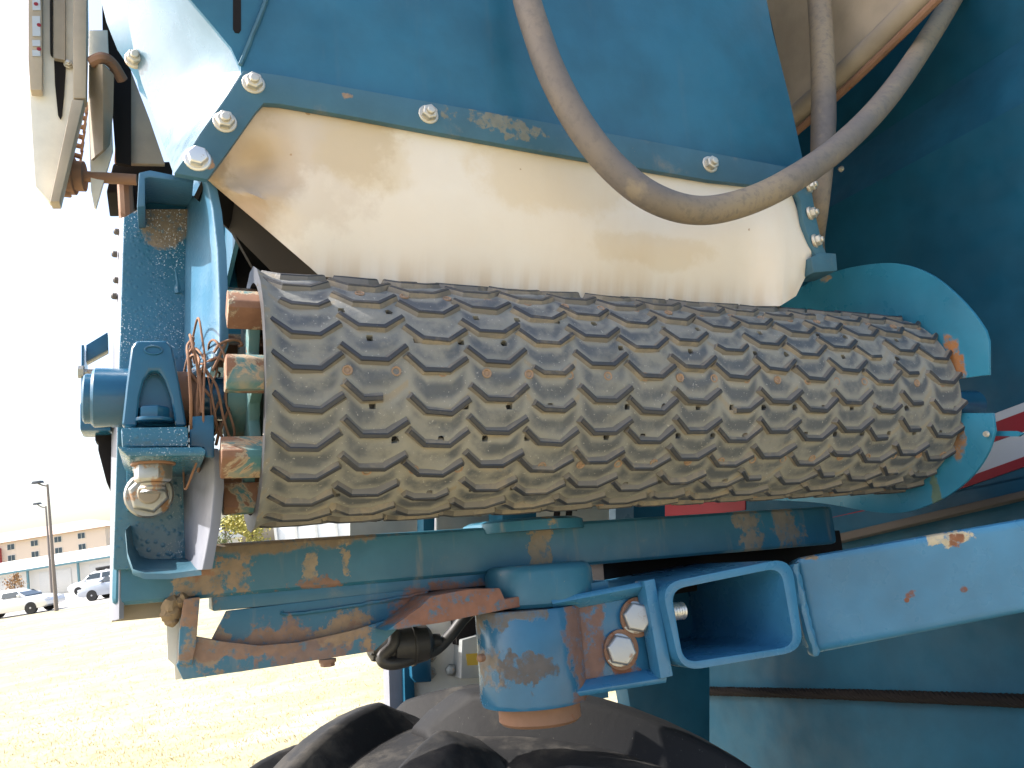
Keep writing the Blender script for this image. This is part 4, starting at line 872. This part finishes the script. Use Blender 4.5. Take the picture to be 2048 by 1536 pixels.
b = MB(); b.sheet(rows, .004); part('guard_shroud', b, 'tan_plate', gd, smooth=70)
b = MB(); b.prism(GP([(254, 120), (300, 240), (330, 328), (232, 326), (236, 260)], 1.36), (0, .01, 0)); part('cream_sheet', b, 'cream_paint', gd, bevel=.001)
b = MB(); b.prism(GP([(240, 120), (258, 130), (240, 322), (228, 322)], 1.345), (0, .012, 0)); part('rust_angle', b, 'rusty_steel', gd, bevel=.002)
b = MB(); b.tube([P(182, 125, Y=1.28), P(205, 116, Y=1.27), P(225, 128, Y=1.28), P(245, 160, Y=1.3)], .009, 8); part('rust_strap', b, 'rusty_steel', gd)
b = MB(); b.prism(GP([(226, 326), (345, 322), (345, 420), (270, 420), (240, 385), (212, 385)], 1.38), (0, .1, 0)); part('gear_case', b, 'interior_dark', gd, bevel=.004)
b = MB(); b.tube([P(250, 370, Y=1.36), P(254, 440, Y=1.36)], .012, 10, sub=2); part('case_leg', b, 'rusty_steel', gd)
c0 = P(150, 352, Y=1.34)
b = MB(); b.lathe(c0, (1, -.15, 0), [(-.02, .022), (-.018, .03), (0, .03), (.001, .024), (.014, .024)], 24); b.cyl(c0, c0+Vector((.09, -.01, 0)), .009, 14)
for k_ in range(16):
    a = 2*math.pi*k_/16; b.box((c0.x-.018, c0.y+.028*math.cos(a)-.003, c0.z+.03*math.sin(a)-.003), (c0.x-.006, c0.y+.036*math.cos(a)+.003, c0.z+.036*math.sin(a)+.003))
part('idler_sprocket', b, 'rusty_steel', gd)
lk = MB(); lk.lathe((0, 0, 0), (1, 0, 0), [(-.008, .004), (.008, .004)], 10); 
for s_ in (-1, 1): lk.box((s_*.008-.0015, -.005, -.010), (s_*.008+.0015, .005, .010))
lkm = mesh(lk, 'chain_link', 'rusty_steel')
a0, a1 = P(163, 215, Y=1.345), P(149, 330, Y=1.345)
for k_ in range(7): link('chain_link', lkm, gd, loc=(a0.lerp(a1, k_/6)-BASE)*S, rot=(0, .12, (k_ % 2)*.25))
# ---------------- between beam and drum, and under the beam
b = MB(); b.prism(PL([(848, 900), (872, 900), (868, 1140), (846, 1140)], Y=1.75), (0, .05, 0)); bk = part('rear_post', b, 'blue_dark', bevel=.002)
b = MB(); b.prism(PL([(700, 940), (850, 930), (850, 1100), (700, 1110)], Y=1.9), (0, .01, 0)); part('rear_panel', b, 'brushed_metal', bk)
b = MB(); b.prism(PL([(874, 920), (1010, 900), (1010, 1100), (874, 1110)], Y=1.85), (0, .01, 0)); part('rear_panel', b, 'brushed_metal', bk)
b = MB(); b.prism(PL([(1004, 900), (1075, 895), (1075, 1100), (1004, 1100)], Y=1.7), (0, .09, 0)); part('rear_hub', b, 'blue_dark', bk, bevel=.01)
b = MB(); b.prism(PL([(1070, 890), (1245, 870), (1245, 1100), (1070, 1100)], Y=1.9), (0, .01, 0)); part('rear_cream_panel', b, 'cream_white', bk)
for x in (1112, 1136):
    b = MB(); b.tube([P(x-8, 1110, Y=1.7), P(x+10, 960, Y=1.7)], .008, 8, sub=1); part('rear_rod', b, 'interior_dark', bk)
b = MB(); b.prism(PL([(1230, 900), (1266, 895), (1268, 1100), (1232, 1100)], Y=1.6), (0, .03, 0)); part('rear_leg', b, 'blue_light', bk)
b = MB(); b.prism(PL([(1262, 900), (1330, 890), (1330, 1100), (1262, 1100)], Y=1.66), (0, .05, 0)); part('rear_leg', b, 'blue_dark', bk)
# axle mount seen under the beam
ay = 1.78
b = MB(); b.prism(PL([(775, 1260), (812, 1250), (822, 1500), (782, 1500)], Y=ay+.02), (0, .05, 0)); am = part('axle_mount', b, 'grey_white', bevel=.002)
b = MB(); b.prism(PL([(806, 1240), (822, 1236), (834, 1480), (812, 1480)], Y=ay), (0, .05, 0)); part('mount_edge', b, 'blue_dark', am, bevel=.001)
b = MB(); b.prism(PL([(818, 1260), (860, 1255), (864, 1364), (832, 1366), (824, 1356)], Y=ay-.02), (0, .03, 0)); part('mount_channel', b, 'blue_cast', am, bevel=.004)
b = MB(); b.prism(PL([(822, 1220), (950, 1200), (985, 1380), (826, 1420)], Y=ay+.012), (0, .015, 0)); part('mount_plate', b, 'cream_white', am, bevel=.002)
b = MB(); b.prism(PL([(908, 1215), (975, 1205), (975, 1300), (914, 1290)], Y=ay-.02), (0, .03, 0)); part('recess_shade', b, 'interior_dark', am)  # near-black block painted in for the shade of a recess
b = MB(); b.prism(PL([(924, 1280), (985, 1262), (990, 1354), (922, 1358)], Y=ay-.04), (0, .06, 0)); bx_ = part('metal_box', b, 'brushed_metal', am, bevel=.003)
b = MB(); b.prism(PL([(932, 1308), (985, 1304), (985, 1328), (935, 1331)], Y=ay-.0415), (0, .001, 0)); part('yellow_label', b, 'decal_yellow', bx_)
for (x, y) in ((862, 1345), (902, 1340), (862, 1312)):
    c0 = P(x, y, Y=ay+.011); b = MB(); b.hexa(c0, (-.35, -1, .1), .0135, .012); b.lathe(c0, (-.35, -1, .1), [(.0, .009), (.02, .009), (.021, .008)], 12); part('bolt', b, 'steel_nut', am, bevel=.001)
# work lamp with its cable
ly = 1.14
b = MB(); a0, a1 = P(742, 1300, Y=ly), P(866, 1282, Y=ly)
b.lathe(a0, a1-a0, [(-.005, .006), (0, .015), (.012, .018), (.016, .021), (.028, .023), (.030, .027), (.056, .0275), (.0565, .030), (.0595, .030), (.060, .027), (.078, .0255), (.085, .018), (.089, .010), (.10, .009)], 24); lmp = part('work_lamp', b, 'black_plastic', label='black plastic lamp hanging under the beam')
b = MB(); b.tube([P(790, 1262, Y=ly-.02), P(786, 1290, Y=ly-.025), P(765, 1312, Y=ly-.02), P(768, 1324, Y=ly-.02), P(790, 1327, Y=ly-.02), P(830, 1316, Y=ly-.01), P(870, 1300, Y=ly), P(900, 1272, Y=ly), P(925, 1240, Y=ly), P(950, 1215, Y=ly)], .0085, 10); part('lamp_cable', b, 'black_plastic', lmp, smooth=80)
b = MB(); b.tube([P(838, 1192, Y=1.045), P(800, 1232, Y=1.06), P(772, 1262, Y=1.10)], .0018, 6); b.tube([P(742, 1308, Y=ly-.02), P(765, 1318, Y=ly-.02)], .0015, 6, sub=1); part('tie_wire', b, 'black_plastic', lmp)

# ---------------- tyre
TR, TW = (TYC-BASE).length/2, .41
ux = Vector((1, 0, 0)); tc = (TYC+BASE)/2
tz = (TYC-BASE).normalized(); tx = (ux-tz*ux.dot(tz)).normalized(); ty = tz.cross(tx)
rot_ax = Matrix.Rotation(R(2), 3, tz); tx = rot_ax @ tx; ty = rot_ax @ ty
def tp(x, a, r): return tc+tx*x+(tz*math.cos(a)-ty*math.sin(a))*r      # a=0 crown, positive toward the camera
def prof(u):                                  # u -1..1 across the tread
    x = u*TW; return x, TR-.055-.15*abs(u)**2.5
b = MB(); NS = 144; pf = [prof(-1+2*i/20) for i in range(21)]; pf = [(-TW*.93, TR*.62), (-TW*1.04, TR*.74), (-TW*1.04, TR*.80)]+pf+[(TW*1.04, TR*.80), (TW*1.04, TR*.74), (TW*.93, TR*.62)]
m_ = len(pf)
b.add([tp(x, 2*math.pi*k/NS, r) for k in range(NS) for x, r in pf], [(k*m_+i, k*m_+i+1, ((k+1) % NS)*m_+i+1, ((k+1) % NS)*m_+i) for k in range(NS) for i in range(m_-1)])
ty_ = part('tyre', b, 'tyre_rubber', label='large dusty tractor tyre under the pivot', smooth=60)
def tlug(a0, side):
    mb = MB(); rows = []; n_ = 12
    for i in range(n_+1):
        u = -.06+1.06*i/n_; x, r = prof(u); a = a0-.30*u**.9 if u > 0 else a0-.0
        a = a0+.36*(max(u, 0)**1.15); hw = .046+.020*u; top = .056*min(1, max(.12, (u+.10)/.22))
        row = []
        for (da, h) in ((-2.3, -.012), (-1.15, top*.82), (-.85, top), (.85, top), (1.15, top*.82), (2.3, -.012)):
            row.append(tp(x*side, a+da*hw/TR*.8, r+h))
        rows.append(row)
    for row in (rows[0], rows[-1]): pass
    vs = [p for r_ in rows for p in r_]; k = 6; fs = []
    for i in range(n_):
        for j in range(k-1): fs.append((i*k+j, i*k+j+1, (i+1)*k+j+1, (i+1)*k+j))
    fs += [tuple(range(k)), tuple(n_*k+j for j in range(k-1, -1, -1))]
    mb.add(vs, fs); return mb
for k in range(18):
    a = 2*math.pi*k/18+.12
    for s_ in (-1, 1): part('tyre_lug', tlug(a+(0 if s_ < 0 else math.pi/18), s_), 'tyre_rubber', ty_, bevel=.016, seg=3, smooth=80)
b = MB(); b.lathe(tc-tx*TW*.6, tx, [(0, TR*.1), (0, TR*.52), (0, TR*.66), (TW*.25, TR*.6), (TW*.6, TR*.56), (TW*.95, TR*.6), (TW*1.2, TR*.66), (TW*1.2, TR*.52), (TW*.7, TR*.45), (TW*.7, TR*.1)], 48); part('wheel_rim', b, 'cream_white', ty_)
# frame that joins the wheel, wall and beam behind the tyre
b = MB(); b.tube([tc, tc+tx*.9], .07, 16, sub=1); part('axle', b, 'blue_dark')
b = MB(); b.prism(PL([(1215, 1135), (1345, 1110), (1420, 1130), (1420, 1500), (1280, 1520), (1240, 1300)], Y=1.75), (0, .06, 0)); part('frame_leg', b, 'blue_dark', bevel=.004)
b = MB(); b.prism(PL([(1205, 1120), (1680, 1060), (1690, 1120), (1600, 1150), (1212, 1210)], Y=1.151), (0, .12, 0)); part('rear_rail_shade', b, 'interior_dark', bevel=.003)  # near-black rail, enlarged to stand for the shade under the beam

# ---------------- twine caught on the shaft
tw = link('tangled_twine', None, label='tangle of rusty brown twine wound round the shaft beside the bearing', cat='twine'); tw.matrix_world = ROOT.matrix_world
rd = random.Random(4)
def twpart(mb): return link('strand', mesh(mb, 'strand', 'twine_brown', 0, 2, 60, BASE), tw)
for q in range(10):
    pts = []; x0 = .030+.034*rd.random(); tilt = rd.gauss(0, .22); ph = rd.random()*6; r0 = .034+.05*rd.random()**1.3; sq_ = rd.uniform(.2, .5)
    for k in range(19):
        a = ph+k*.36; r_ = r0*(1+.18*math.sin(a*2+q)+.10*math.sin(a*3.7+q*2))
        pts.append(Vector((x0+tilt*r_*math.sin(a+q)+.002*math.sin(k*1.7+q), YC+r_*math.cos(a)*.95-.004, ZC+r_*math.sin(a)+(-.012 if math.sin(a) < 0 else 0))))
    b = MB(); b.tube(pts, rd.uniform(.0011, .0018), 6, sub=4); twpart(b)
for pts in ([(378, 742, .93), (396, 764, .925), (422, 794, .92)], [(428, 705, .93), (440, 688, .93), (462, 680, .935), (478, 682, .94), (484, 690, .94), (476, 692, .94)], [(425, 742, .93), (445, 700, .93), (452, 686, .935)], [(440, 800, .93), (428, 835, .93), (446, 880, .93), (440, 905, .94)], [(455, 740, .93), (462, 800, .93), (440, 860, .93), (432, 890, .94)], [(412, 726, .94), (436, 716, .93), (456, 735, .93), (450, 800, .93)]):
    b = MB(); b.tube([P(x, y, Y=yy) for x, y, yy in pts], .0018, 6, sub=6); twpart(b)
